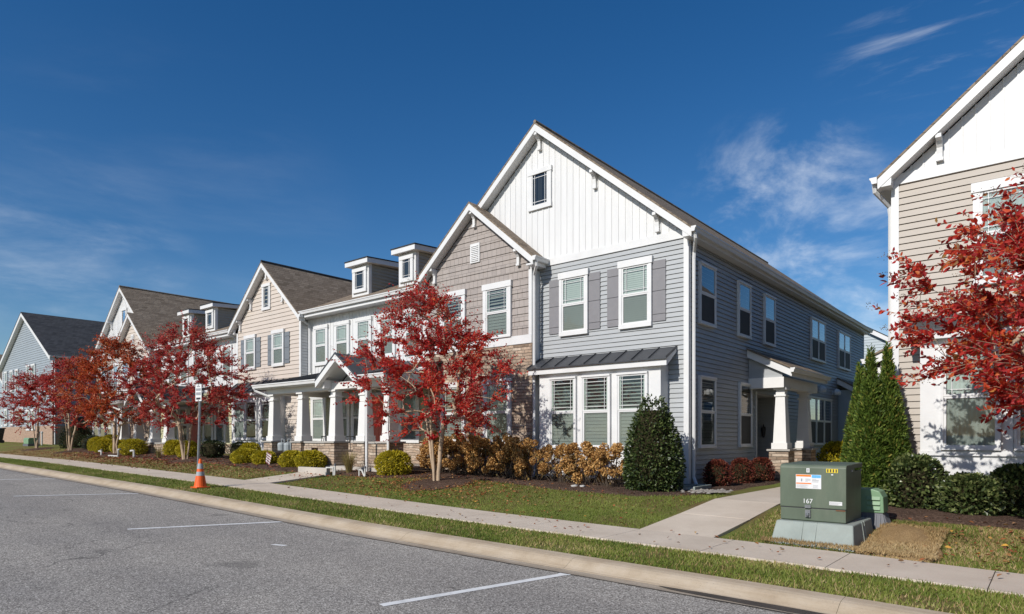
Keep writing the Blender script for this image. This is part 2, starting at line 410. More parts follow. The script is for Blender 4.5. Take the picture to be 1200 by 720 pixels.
def screenmat():
    m, nt, out = new_mat('insect screen mesh'); L = nt.links.new
    t = N(nt, 'ShaderNodeBsdfTransparent'); d = N(nt, 'ShaderNodeBsdfDiffuse'); d.inputs['Color'].default_value = (.06,.06,.06,1)
    mx = N(nt, 'ShaderNodeMixShader'); mx.inputs[0].default_value = .30
    L(t.outputs[0], mx.inputs[1]); L(d.outputs[0], mx.inputs[2]); L(mx.outputs[0], out.inputs['Surface'])
    return m
M['mesh'] = screenmat()
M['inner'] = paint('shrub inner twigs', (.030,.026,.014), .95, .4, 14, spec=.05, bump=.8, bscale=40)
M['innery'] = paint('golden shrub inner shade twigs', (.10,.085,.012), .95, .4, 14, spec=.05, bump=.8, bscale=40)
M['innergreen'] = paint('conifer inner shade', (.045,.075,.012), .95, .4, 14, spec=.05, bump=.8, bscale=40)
M['pan'] = groundmat('gutter pan concrete', 'pan')
# ------------------------------------------------------------------ house pieces
def ident(p): return p

def siding(T, u0, u1, z0, z1, expo, clip=None, depth=.024, holes=()):
    """lap siding: real overlapping courses; clip(z) -> (ua, ub) limits a course; returns an MB"""
    m = MB(); z = z0; J = 0; rj = random.Random(int(abs(u0)*100+z0*10))
    while z < z1 - 1e-4:
        zt = min(z+expo, z1)
        segs = [(u0, u1)]
        for (ha, hb, hz0, hz1) in holes:
            if z < hz1-.01 and zt > hz0+.01:
                ns = []
                for a, b in segs:
                    if hb <= a or ha >= b: ns.append((a, b)); continue
                    if ha > a: ns.append((a, ha))
                    if hb < b: ns.append((hb, b))
                segs = ns
        for a, b in segs:
            zc = max(z+.02, zt-.011)
            cuts = [a]; q = a + rj.uniform(.5, 3.6)
            while q < b-.4: cuts.append(q); q += rj.uniform(2.6, 3.7)
            cuts.append(b)
            for k, (ca, cb) in enumerate(zip(cuts[:-1], cuts[1:])):
                a0 = a1 = ca; b0 = b1 = cb
                if clip:
                    l0, r0 = clip(z); l1, r1 = clip(zt)
                    a0 = max(ca, l0); b0 = min(cb, r0); a1 = max(ca, l1); b1 = min(cb, r1)
                    if b0 - a0 < .01: continue
                    if a1 > b1: a1 = b1 = min(max((a1+b1)/2, a0), b0)
                dp = depth + (.0025 if k % 2 else 0) + rj.uniform(-.0012, .0012)
                m.poly(T(a0,dp,z), T(b0,dp,z), T(b1,.004,zc), T(a1,.004,zc))
                m.poly(T(a0,-.017,z), T(b0,-.017,z), T(b0,dp,z), T(a0,dp,z))
                m.poly(T(a1,.004,zc), T(b1,.004,zc), T(b1,-.017,zc), T(a1,-.017,zc))
                m.poly(T(a1,-.017,zc), T(b1,-.017,zc), T(b1,-.017,zt), T(a1,-.017,zt))
        z = zt
    return m

def battens(T, u0, u1, zlo, ztop, step=.20, w=.026, d=.02):
    """vertical board and batten; ztop(u) gives the upper end"""
    m = MB(); u = u0 + step/2
    while u < u1:
        za, zb = ztop(u), ztop(u+w)
        if min(za, zb) > zlo + .03:
            m.hexa([T(u,0,zlo),T(u+w,0,zlo),T(u+w,d,zlo),T(u,d,zlo),T(u,0,za),T(u+w,0,zb),T(u+w,d,zb),T(u,d,za)])
        u += step
    return m

def window(T, par, u0, u1, z0, z1, side=.09, head=.15, sill=.10, d=.085, n=1, mull=.09, blind='closed',
           grid=True, trim='white', glass='glass', name='window', over=.025, label=None, mesh=True):
    t = MB()
    t.tbox(T, u0, u0+side, -.01, d, z0+sill, z1-head); t.tbox(T, u1-side, u1, -.01, d, z0+sill, z1-head)
    t.tbox(T, u0-over, u1+over, -.01, d+.018, z1-head, z1); t.tbox(T, u0, u1, -.01, d+.01, z0, z0+sill)
    iu0, iu1, iz0, iz1 = u0+side, u1-side, z0+sill, z1-head
    W = ((iu1-iu0)-(n-1)*mull)/n
    for k in range(1, n):
        a = iu0 + k*W + (k-1)*mull
        t.tbox(T, a, a+mull, -.01, d-.003, iz0, iz1)
    win = t.build(name, M[trim], par)
    if label: win['label'] = label
    s = MB(); gl = MB(); bl = MB(); bk = MB(); mu = MB(); sc = MB(); ms = MB()
    for k in range(n):
        a = iu0 + k*(W+mull); b = a + W; zm = (iz0+iz1)/2 + .01
        f = .042
        for (q0, q1, ww) in ((iz0, zm, .066), (zm, iz1, .074)):
            s.tbox(T, a, a+f, .02, ww, q0, q1); s.tbox(T, b-f, b, .02, ww, q0, q1)
            s.tbox(T, a+f, b-f, .02, ww, q1-f*.9, q1); s.tbox(T, a+f, b-f, .02, ww, q0, q0+f*.9)
        gl.poly(T(a+f,.054,iz0+.03), T(b-f,.054,iz0+.03), T(b-f,.054,zm-.03), T(a+f,.054,zm-.03))
        gl.poly(T(a+f,.062,zm+.03), T(b-f,.062,zm+.03), T(b-f,.062,iz1-.03), T(a+f,.062,iz1-.03))
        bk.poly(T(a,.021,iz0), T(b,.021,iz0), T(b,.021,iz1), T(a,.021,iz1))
        if grid:
            e = .012; g1 = .085
            for q in (a+f+g1, b-f-g1): mu.tbox(T, q-e/2, q+e/2, .063, .071, zm+.035, iz1-f*.9)
            for q in (zm+.035+g1, iz1-f-g1): mu.tbox(T, a+f, b-f, .0635, .0705, q-e/2, q+e/2)
        if blind in ('closed', 'slats', 'half'):
            z = iz0 + .04
            while z < iz1 - .05:
                opn = blind == 'slats' and z > zm
                if blind == 'slats':
                    st = .088
                    if opn: bl.poly(T(a+.03,.036,z+.012), T(b-.03,.036,z+.012), T(b-.03,.048,z+.040), T(a+.03,.048,z+.040))
                    else: bl.poly(T(a+.03,.047,z), T(b-.03,.047,z), T(b-.03,.033,z+.082), T(a+.03,.033,z+.082))
                else:
                    st = .052
                    bl.poly(T(a+.03,.046,z), T(b-.03,.046,z), T(b-.03,.034,z+.055), T(a+.03,.034,z+.055))
                z += st
            if blind == 'slats':
                for q in (a+.03, b-.08): bl.tbox(T, q, q+.05, .026, .05, iz0+.02, iz1-.03)
        if blind == 'screen':
            sc.poly(T(a+f,.0585,iz0+.03), T(b-f,.0585,iz0+.03), T(b-f,.0585,zm-.02), T(a+f,.0585,zm-.02))
        if blind in ('closed','slats','half','curtain') and mesh: ms.poly(T(a+f,.0585,iz0+.03), T(b-f,.0585,iz0+.03), T(b-f,.0585,zm-.03), T(a+f,.0585,zm-.03))
        if blind == 'curtain':
            x = a+.03
            while x < b-.05:
                bl.poly(T(x,.03,iz0+.03), T(x+.035,.046,iz0+.03), T(x+.035,.046,iz1-.03), T(x,.03,iz1-.03))
                bl.poly(T(x+.035,.046,iz0+.03), T(x+.07,.03,iz0+.03), T(x+.07,.03,iz1-.03), T(x+.035,.046,iz1-.03))
                x += .07
    s.build('sash', M[trim], win)
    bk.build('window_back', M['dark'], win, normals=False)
    if bl.v: bl.build('window_blind', M['blind'], win, normals=False)
    if sc.v: sc.build('insect_screen', M['screen'], win, normals=False)
    if mu.v: mu.build('muntin', M[trim], win)
    if ms.v: ms.build('insect_screen', M['mesh'], win, normals=False)
    gl.build('pane', M[glass], win, normals=False)
    return win

def small_window(T, par, u0, u1, z0, z1, frame=.13, name='window', glass='glass', blind=None):
    """fixed attic or dormer light with border muntins"""
    t = MB(); d = .06
    t.tbox(T, u0, u0+frame, -.01, d, z0+frame, z1-frame); t.tbox(T, u1-frame, u1, -.01, d, z0+frame, z1-frame)
    t.tbox(T, u0-.02, u1+.02, -.01, d+.015, z1-frame, z1); t.tbox(T, u0-.01, u1+.01, -.01, d+.01, z0, z0+frame)
    win = t.build(name, M['white'], par)
    a, b, q0, q1 = u0+frame, u1-frame, z0+frame, z1-frame
    m = MB(); e = .014
    for x in (a+.09, b-.09): m.tbox(T, x-e/2, x+e/2, .03, .045, q0, q1)
    for z in (q0+.09, q1-.09): m.tbox(T, a, b, .031, .044, z-e/2, z+e/2)
    for x0, x1 in ((a, a+.025), (b-.025, b)): m.tbox(T, x0, x1, .02, .05, q0, q1)
    m.build('muntin', M['white'], win)
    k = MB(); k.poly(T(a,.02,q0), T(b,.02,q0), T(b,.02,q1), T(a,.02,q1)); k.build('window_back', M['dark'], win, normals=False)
    p = MB(); p.poly(T(a,.034,q0), T(b,.034,q0), T(b,.034,q1), T(a,.034,q1)); p.build('pane', M[glass], win, normals=False)
    return win

def shutter(T, par, u0, u1, z0, z1, mat):
    m = MB(); w = (u1-u0)
    m.tbox(T, u0+.004, u1-.004, .0, .03, z0+.004, z1-.004)
    cuts = [z0, z0+(z1-z0)*.12, z0+(z1-z0)*.5, z0+(z1-z0)*.86, z1]
    for a, b in zip(cuts[:-1], cuts[1:]): m.tbox(T, u0, u1, .02, .045, a+.007, b-.007)
    return m.build('shutter', M[mat], par)

def rake(par, xa, za, xb, zb, y0, y1, t=.25, inset=.02):
    """white rake board and sloping soffit under the roof edge, between (xa,za) and (xb,zb)"""
    m = MB()
    p = lambda x, z, y: (x, y, z)
    k = .055
    m.prism([p(xa,za-k,y0), p(xb,zb-k,y0), p(xb,zb-t,y0), p(xa,za-t,y0)],
            [p(xa,za-k,y1), p(xb,zb-k,y1), p(xb,zb-t,y1), p(xa,za-t,y1)])
    return m.build('rake_board', M['white'], par)

def bracket(par, x, z, y, run=.30):
    """small white gable bracket under the rake, on wall plane y, reaching out by run"""
    m = MB(); w = .045
    prof = [(0,0),(-run*.9,0),(-run*.9,-.07),(-run*.62,-.10),(-run*.34,-.20),(-.09,-.31),(-.09,-.39),(0,-.39)]
    m.prism([(x-w, y+a, z+b) for a, b in prof], [(x+w, y+a, z+b) for a, b in prof])
    m.box(x-w-.012, x+w+.012, y-.11, y-.001, z-.44, z-.385)
    return m.build('bracket', M['white'], par)

def gutter_y(par, x, sg, y0, y1, z):
    """gutter running along y, mouth towards sg"""
    prof = [(0,0),(.125,0),(.125,-.03),(.105,-.05),(.085,-.12),(.0,-.12)]
    m = MB(); m.prism([(x+sg*a, y0, z+b) for a, b in prof], [(x+sg*a, y1, z+b) for a, b in prof])
    return m.build('gutter', M['white'], par)

def gutter_x(par, y, x0, x1, z):
    prof = [(0,0),(.125,0),(.125,-.03),(.105,-.05),(.085,-.12),(.0,-.12)]
    m = MB(); m.prism([(x0, y-a, z+b) for a, b in prof], [(x1, y-a, z+b) for a, b in prof])
    return m.build('gutter', M['white'], par)

def downspout(par, path, r=.042):
    m = MB(); m.tube(path, r, 4 if False else 6)
    return m.build('downspout', M['white'], par)

def standing_seam(par, x0, x1, yf, zf, yw, zw, n, name='metal_roof', t=.06, fascia=.17, over=True):
    """single pitch metal roof falling from (yw,zw) at the wall to (yf,zf)"""
    m = MB(); m.slab([(x0,yf,zf),(x1,yf,zf),(x1,yw,zw),(x0,yw,zw)], .03)
    for k in range(n+1):
        x = x0 + .02 + (x1-x0-.04)*k/n
        m.hexa([(x-.014,yf,zf-.001),(x+.014,yf,zf-.001),(x+.014,yw,zw-.001),(x-.014,yw,zw-.001),
                (x-.010,yf,zf+.034),(x+.010,yf,zf+.034),(x+.010,yw,zw+.034),(x-.010,yw,zw+.034)])
    r = m.build(name, M['metalroof'], par)
    f = MB()
    a = (zw-zf)/(yw-yf)
    yb = yf + .05
    prof = [(yb, zf-.032+a*.05), (yw, zw-.032), (yw, zw-.12), (yb+.04, zf-fascia), (yb, zf-fascia)]
    f.prism([(x0+.02,y,z) for y, z in prof], [(x1-.02,y,z) for y, z in prof])
    f.build('roof_fascia', M['white'], r)
    return r

def tapered_column(par, x, y, z0, z1, a0=.185, a1=.13, mat='porchwhite'):
    m = MB()
    m.box(x-a0-.025, x+a0+.025, y-a0-.025, y+a0+.025, z0, z0+.17)
    m.taper(x, y, z0+.17, z1-.24, a0-.01, a0-.01, a1, a1)
    m.box(x-a1-.03, x+a1+.03, y-a1-.03, y+a1+.03, z1-.24, z1-.19)
    m.taper(x, y, z1-.19, z1-.06, a1-.004, a1-.004, a1-.004, a1-.004)
    m.box(x-a1-.05, x+a1+.05, y-a1-.05, y+a1+.05, z1-.06, z1)
    return m.build('column', M[mat], par, bevel=.006)

def pedestal(par, x, y, z0, z1, a=.27):
    m = MB(); m.box(x-a, x+a, y-a, y+a, z0, z1-.05)
    p = m.build('pedestal', M['stone'], par)
    c = MB(); c.box(x-a-.05, x+a+.05, y-a-.05, y+a+.05, z1-.05, z1); c.build('cap_stone', M['found'], p)
    return p

# ------------------------------------------------------------------ end unit with white gable (also used mirrored)
S = .833
def end_unit(name, label, C, sg, DY, DZ, sid='blue', shake='shake', shut='shutter', roof='shingle', zbase=.05, cat='town house', blinds=('closed','closed'), expo=.115, double=False, bay_blind='slats'):
    set_tf(lambda p: (C + sg*p[0], p[1]+DY, p[2]+DZ))
    P = thing(name, label, cat, (C - sg*11.07, 14.59+DY, .2+DZ), 'town houses along the street')
    YW, YB, XR, XL = 14.59, 14.24, -6.69, -15.36
    zb = zbase - DZ
    F = Tfront(YW); FB = Tfront(YB); SD = Tside(XR, 1)
    zr = lambda x: 10.24 - S*abs(x+11.07)
    # solid body with a recessed side entry
    w = MB()
    w.box(XL+.02, -7.75, YW+.02, 33.08, zb-.3, 6.3); w.box(-7.749, XR-.02, YW+.02, 19.2, zb-.3, 6.3)
    w.box(-7.749, XR-.02, 20.9, 33.08, zb-.3, 6.3); w.box(-7.749, XR-.02, 19.201, 20.899, 2.75, 6.299)
    w.prism([(XL+.02, YW+.02, 6.301), (XR-.02, YW+.02, 6.301), (-11.07, YW+.02, zr(-11.07)-.3)],
            [(XL+.02, 33.08, 6.301), (XR-.02, 33.08, 6.301), (-11.07, 33.08, zr(-11.07)-.3)])
    w.box(XL+.02, -11.14, YB+.02, YW+.019, zb-.3, 6.3)
    w.prism([(XL+.02, YB+.02, 6.301), (-11.14, YB+.02, 6.301), (-13.24, YB+.02, 8.1)],
            [(XL+.02, YW+.019, 6.301), (-11.14, YW+.019, 6.301), (-13.24, YW+.019, 8.1)])
    w.build('wall', M['core'], P)
    m = MB(); m.box(-11.11, XR, YW-.012, YW+.03, zb-.3, .5); m.box(XR-.03, XR+.012, YW+.031, 33.1, zb-.3, .5)
    m.build('foundation', M['found'], P)
    # front cladding
    siding(F, -11.12, XR-.1, .5, 6.26, expo).build('siding', M[sid], P)
    m = battens(F, -15.3, XR-.02, 6.46, lambda u: zr(u)-.27)
    m.poly(F(-15.3,.006,6.4), F(XR,.006,6.4), F(XR,.006,zr(XR)-.28), F(-11.07,.006,zr(-11.07)-.28), F(-15.3,.006,zr(-15.3)-.28))
    m.build('gable_cladding', M['whiteboard'], P)
    m = MB(); m.tbox(F, -11.1, XR+.02, -.01, .035, 6.26, 6.46); m.build('frieze_board', M['white'], P)
    m = MB(); m.tbox(F, XR-.1, XR+.028, -.01, .028, .4, 6.26); m.tbox(SD, YW+.011, YW+.1, -.01, .028, .4, 6.2); m.build('corner_board', M['white'], P)
    # side cladding
    hs = [(19.2, 20.9, 0, 2.75)]
    siding(SD, YW+.1, 33.0, .5, 6.2, expo, holes=hs).build('siding', M[sid], P)
    m = MB(); m.tbox(SD, 33.0, 33.1, -.01, .028, .4, 6.2); m.build('corner_board', M['white'], P)
    # recess: far face, back wall and side door
    Tn = lambda u, ww, z: (u, 20.9-ww, z)
    siding(Tn, -7.74, XR-.06, .35, 2.75, expo).build('siding', M[sid], P)
    m = MB(); m.box(-7.76, -7.735, 19.21, 20.88, .35, 2.75); m.build('entry_wall', M[sid], P)
    m = MB(); m.box(-7.75, XR+.05, 19.21, 20.89, zb-.3, .35); m.build('entry_floor', M['porchfloor'], P)
    m = MB(); m.tbox(SD, 19.11, 19.199, -.01, .03, .42, 2.84); m.tbox(SD, 20.901, 20.98, -.01, .03, .42, 2.84); m.build('entry_casing', M['white'], P)
    TD = Tside(-7.735, 1)
    m = MB(); m.tbox(TD, 19.5, 20.5, 0, .05, .36, 2.45); dr = m.build('door', M['darkdoor'], P)
    m = MB(); m.tbox(TD, 20.38, 20.42, .05, .11, 1.25, 1.36); m.build('door_handle', M['galv'], dr)
    m = MB(); m.tbox(Tn, -7.05, -6.99, 0, .10, 1.78, 1.84); m.lathe((-7.02, 20.78, 1.5), [(.01,0),(.05,.05),(.075,.28),(.03,.36),(.01,.42)], 8); m.build('wall_lantern', M['chair'], P)
    # main roof
    m = MB()
    m.slab([(-11.07,14.29,10.24),(-6.46,14.29,zr(-6.46)),(-6.46,33.4,zr(-6.46)),(-11.07,33.4,10.24)], .05)
    m.slab([(-13.24,14.29,zr(-13.24)),(-11.07,14.29,10.24),(-11.07,33.4,10.24),(-13.24,33.4,zr(-13.24))], .05)
    m.slab([(-15.9,14.60,zr(-15.9)),(-13.24,14.60,zr(-13.24)),(-13.24,33.4,zr(-13.24)),(-15.9,33.4,zr(-15.9))], .05)
    rf = m.build('roof', M[roof], P)
    m = MB(); m.tube([(-11.07,14.30,10.255),(-11.07,33.39,10.255)], .05, 6); m.build('ridge_cap', M[roof], rf)
    for vy in (19, 24.5):
        m = MB(); m.tube([(-12.4,vy,8.9),(-12.4,vy,9.55)], .05, 8); m.build('vent_pipe', M['greybox'], rf)
    rake(P, -11.07, 10.24, -6.48, zr(-6.48), 14.30, 14.58); rake(P, -11.071, 10.24, -13.23, zr(-13.23), 14.30, 14.58)
    rake(P, -11.07, 10.24, -6.48, zr(-6.48), 33.12, 33.38)
    m = MB(); m.box(XR-.01, -6.50, 14.31, 33.37, 6.2, 6.24); m.box(-6.50, -6.475, 14.305, 33.37, 6.2, 6.36); m.box(XR-.015, -6.501, 14.312, 14.58, 6.241, 6.40); m.build('eave_soffit', M['white'], P)
    gutter_y(P, -6.472, 1, 14.26, 33.4, 6.395)
    for x in (-11.07, -9.25, -7.45): bracket(P, x, zr(x)-.27, YW)
    downspout(P, [(-6.41,14.36,6.28),(-6.415,14.40,6.16),(-6.60,14.74,5.93),(-6.62,14.76,5.75),(-6.62,14.76,.55),(-6.50,14.66,.36)])
    # attic window, upper windows and shutters
    small_window(F, P, -11.48, -10.68, 7.90, 9.02)
    if double: window(F, P, -9.95, -7.95, 4.15, 5.97, side=.10, head=.17, sill=.12, n=2, blind=blinds[0])
    for a in () if double else (-10.39, -8.53):
        window(F, P, a, a+.92, 4.25, 5.97, side=.085, head=.17, sill=.11, blind=blinds[0])
        shutter(F, P, a-.36, a-.015, 4.34, 5.84, shut); shutter(F, P, a+.935, a+1.28, 4.34, 5.84, shut)
    # bay with three windows under a metal roof
    BX0, BX1, BY = -10.80, -7.19, 14.20
    FBY = Tfront(BY)
    m = MB(); m.box(BX0, BX1, BY, YW-.001, .45, 3.25); b = m.build('bay', M['white'], P)
    m = MB(); m.box(BX0+.04, BX1-.04, BY+.04, YW-.02, zb-.3, .449); m.build('bay_foundation', M['stone'], b)
    m = MB()
    for x0, x1 in ((BX0,-10.44),(-9.565,-9.41),(-8.535,-8.37),(-7.51,BX1)): m.tbox(FBY, x0, x1, 0, .026, 1.2, 3.1)
    m.tbox(FBY, BX0-.005, BX1+.005, 0, .03, 3.101, 3.24); m.tbox(FBY, BX0-.01, BX1+.01, 0, .045, 1.12, 1.199); m.tbox(FBY, BX0, BX1, 0, .02, .46, .62)
    m.build('bay_trim', M['white'], b)
    for x in (-10.44, -9.41, -8.37):
        window(FBY, P, x, x+.86, 1.22, 3.10, side=.04, head=.05, sill=.05, d=.085, blind=bay_blind, over=0)
    standing_seam(P, -11.10, -6.95, 13.98, 3.37, 14.57, 3.69, 9, name='bay_roof')
    # projecting gable: shakes above, stone below
    zs = lambda x: 8.44 - .84*abs(x+13.24)
    siding(FB, XL+.09, -11.12-.09, 4.36, 8.2, .20, clip=lambda z: (-13.24-(8.16-z)/.84, -13.24+(8.16-z)/.84), depth=.022).build('shake_cladding', M[shake], P)
    m = MB(); m.tbox(FB, XL-.02, -11.10, -.015, .03, zb-.3, 4.12); m.build('stone_cladding', M['stone'], P)
    m = MB(); m.tbox(FB, XL-.03, -11.09, -.01, .05, 4.12, 4.36); m.build('frieze_board', M['white'], P)
    for a, bb in ((XL-.02, XL+.09), (-11.21, -11.10)):
        m = MB(); m.tbox(FB, a, bb, -.01, .03, 4.36, 6.16); m.build('corner_board', M['white'], P)
    m = MB(); m.box(-11.12, -11.10, YB+.011, YW-.001, .4, 6.14); m.build('return_wall', M['white'], P)
    m = MB()
    m.slab([(-13.24,13.94,8.44),(-10.84,13.94,zs(-10.84)),(-10.84,14.58,zs(-10.84)),(-13.24,14.58,8.44)], .05)
    m.slab([(-15.64,13.94,zs(-15.64)),(-13.24,13.94,8.44),(-13.24,14.60,8.44),(-15.64,14.60,zs(-15.64))], .05)
    m.build('gable_roof', M[roof], P)
    rake(P, -13.24, 8.44, -10.86, zs(-10.86), 13.95, 14.23); rake(P, -13.241, 8.44, -15.63, zs(-15.63), 13.95, 14.23)
    m = MB(); m.box(-11.1, -10.88, 13.96, 14.56, 6.2, 6.25); m.box(-10.88, -10.862, 13.955, 14.56, 6.2, 6.42); m.build('eave_soffit', M['white'], P)
    gutter_y(P, -10.86, 1, 13.92, 14.55, 6.42)
    downspout(P, [(-10.80,14.02,6.30),(-10.81,14.05,6.18),(-11.02,14.22,5.98),(-11.045,14.25,5.8),(-11.045,14.25,.55),(-10.97,14.1,.36)])
    for x in (-13.24, -11.55, -14.93): bracket(P, x, zs(x)-.27, YB, .27)
    m = MB(); m.tbox(FB, -13.42, -13.04, 0, .05, 6.69, 7.26)
    for k in range(9): m.hexa([FB(-13.37,.045,6.74+.054*k),FB(-13.09,.045,6.74+.054*k),FB(-13.09,.075,6.74+.054*k),FB(-13.37,.075,6.74+.054*k),FB(-13.37,.045,6.775+.054*k),FB(-13.09,.045,6.775+.054*k),FB(-13.09,.05,6.775+.054*k),FB(-13.37,.05,6.775+.054*k)])
    m.build('gable_vent', M['white'], P)
    for x in (-14.14, -12.35):
        window(FB, P, x-.53, x+.53, 4.36, 5.96, side=.12, head=.17, sill=.05, blind='slats')
        window(FB, P, x-.53, x+.53, 1.32, 3.18, side=.11, head=.15, sill=.09, blind='slats')
    # side windows
    for y0, y1, n in ((15.13,16.1,1),(17.66,18.6,1),(19.74,20.7,1),(24.6,26.45,2),(28.4,30.35,2)):
        window(SD, P, y0, y1, 4.28, 5.80, side=.045, head=.05, sill=.05, d=.08, n=n, mull=.05, blind='screen', grid=False, glass='glassside', over=0)
    for y0, y1, n, z0, z1 in ((15.13,16.1,1,1.24,3.02),(17.75,18.68,1,1.24,3.02),(24.2,27.3,3,1.22,2.97)):
        window(SD, P, y0, y1, z0, z1, side=.05, head=.05, sill=.05, d=.08, n=n, mull=.12, blind='screen' if n == 3 else ('slats' if y0 < 17 else 'screen'), grid=False, glass='glassside', over=0)
    # side porch on tapered columns
    yp0, yp1, xe = 18.4, 22.0, -5.46
    m = MB(); m.slab([(XR+.02,yp0-.05,4.02),(xe,yp0-.05,3.42),(xe,yp1+.05,3.42),(XR+.02,yp1+.05,4.02)], .05)
    pr = m.build('porch_roof', M[roof], P)
    m = MB()
    for y in (yp0, yp1-.03): m.prism([(XR+.021,y,3.968),(xe,y,3.368),(xe,y,3.16),(XR+.021,y,3.76)], [(XR+.021,y+.03,3.968),(xe,y+.03,3.368),(xe,y+.03,3.16),(XR+.021,y+.03,3.76)])
    m.box(xe-.06, xe-.03, yp0+.031, yp1-.031, 3.17, 3.36)
    m.build('roof_fascia', M['white'], pr)
    gutter_y(P, xe-.02, 1, yp0-.07, yp1+.07, 3.39)
    m = MB(); m.prism([(XR+.022,yp0+.14,3.74),(-5.75,yp0+.14,3.30),(-5.75,yp0+.14,3.17),(XR+.022,yp0+.14,3.17)],[(XR+.022,yp0+.16,3.74),(-5.75,yp0+.16,3.30),(-5.75,yp0+.16,3.17),(XR+.022,yp0+.16,3.17)]); m.build('porch_gable', M[sid], P)
    m = MB(); m.box(XR+.022, -5.70, yp0+.10, yp0+.38, 2.88, 3.169); m.box(-5.98, -5.70, yp0+.381, yp1-.2, 2.88, 3.168); m.box(XR+.022,-5.981,yp0+.381,yp1-.2,3.12,3.167); m.build('porch_beam', M['porchwhite'], P)
    m = MB(); m.box(XR+.02, -5.45, yp0-.1, yp1-.1, zb-.3, .34); m.build('porch_floor', M['porchfloor'], P)
    for y in (yp0+.4, yp1-1.05):
        pedestal(P, -5.85, y, .2+min(0,-DZ), 1.18, .26); tapered_column(P, -5.85, y, 1.18, 2.88, .19, .125)
    # flood lamps and rear chimney bay
    for y in (23.9, 25.5, 27.6):
        m = MB(); m.tbox(SD, y, y+.14, .01, .05, 3.18, 3.34); m.lathe(SD(y+.02,.16,3.16), [(.02,.0),(.10,.01),(.115,.12),(.06,.2),(.02,.24)], 8); m.lathe(SD(y+.26,.16,3.16), [(.02,.0),(.10,.01),(.115,.12),(.06,.2),(.02,.24)], 8)
        m.build('flood_lamp', M['lamp'], P)
    m = MB(); m.box(XR+.02, -6.0, 28.5, 31.8, zb-.3, 3.4); e = m.build('side_bay', M[sid] if sid != 'blue' else M['greyblue'], P)
    m = MB(); m.slab([(XR+.02,28.3,3.9),(-5.85,28.3,3.42),(-5.85,32,3.42),(XR+.02,32,3.9)], .06); m.build('side_bay_roof', M[roof], P)
    m = MB(); m.prism([(XR+.021,28.32,3.835),(-5.86,28.32,3.355),(-5.86,28.32,3.16),(XR+.021,28.32,3.64)],[(XR+.021,28.36,3.835),(-5.86,28.36,3.355),(-5.86,28.36,3.16),(XR+.021,28.36,3.64)]); m.box(-5.999,-5.9,28.45,31.8,.3,3.2); m.build('side_bay_trim', M['white'], P)
    set_tf(None)
    return P

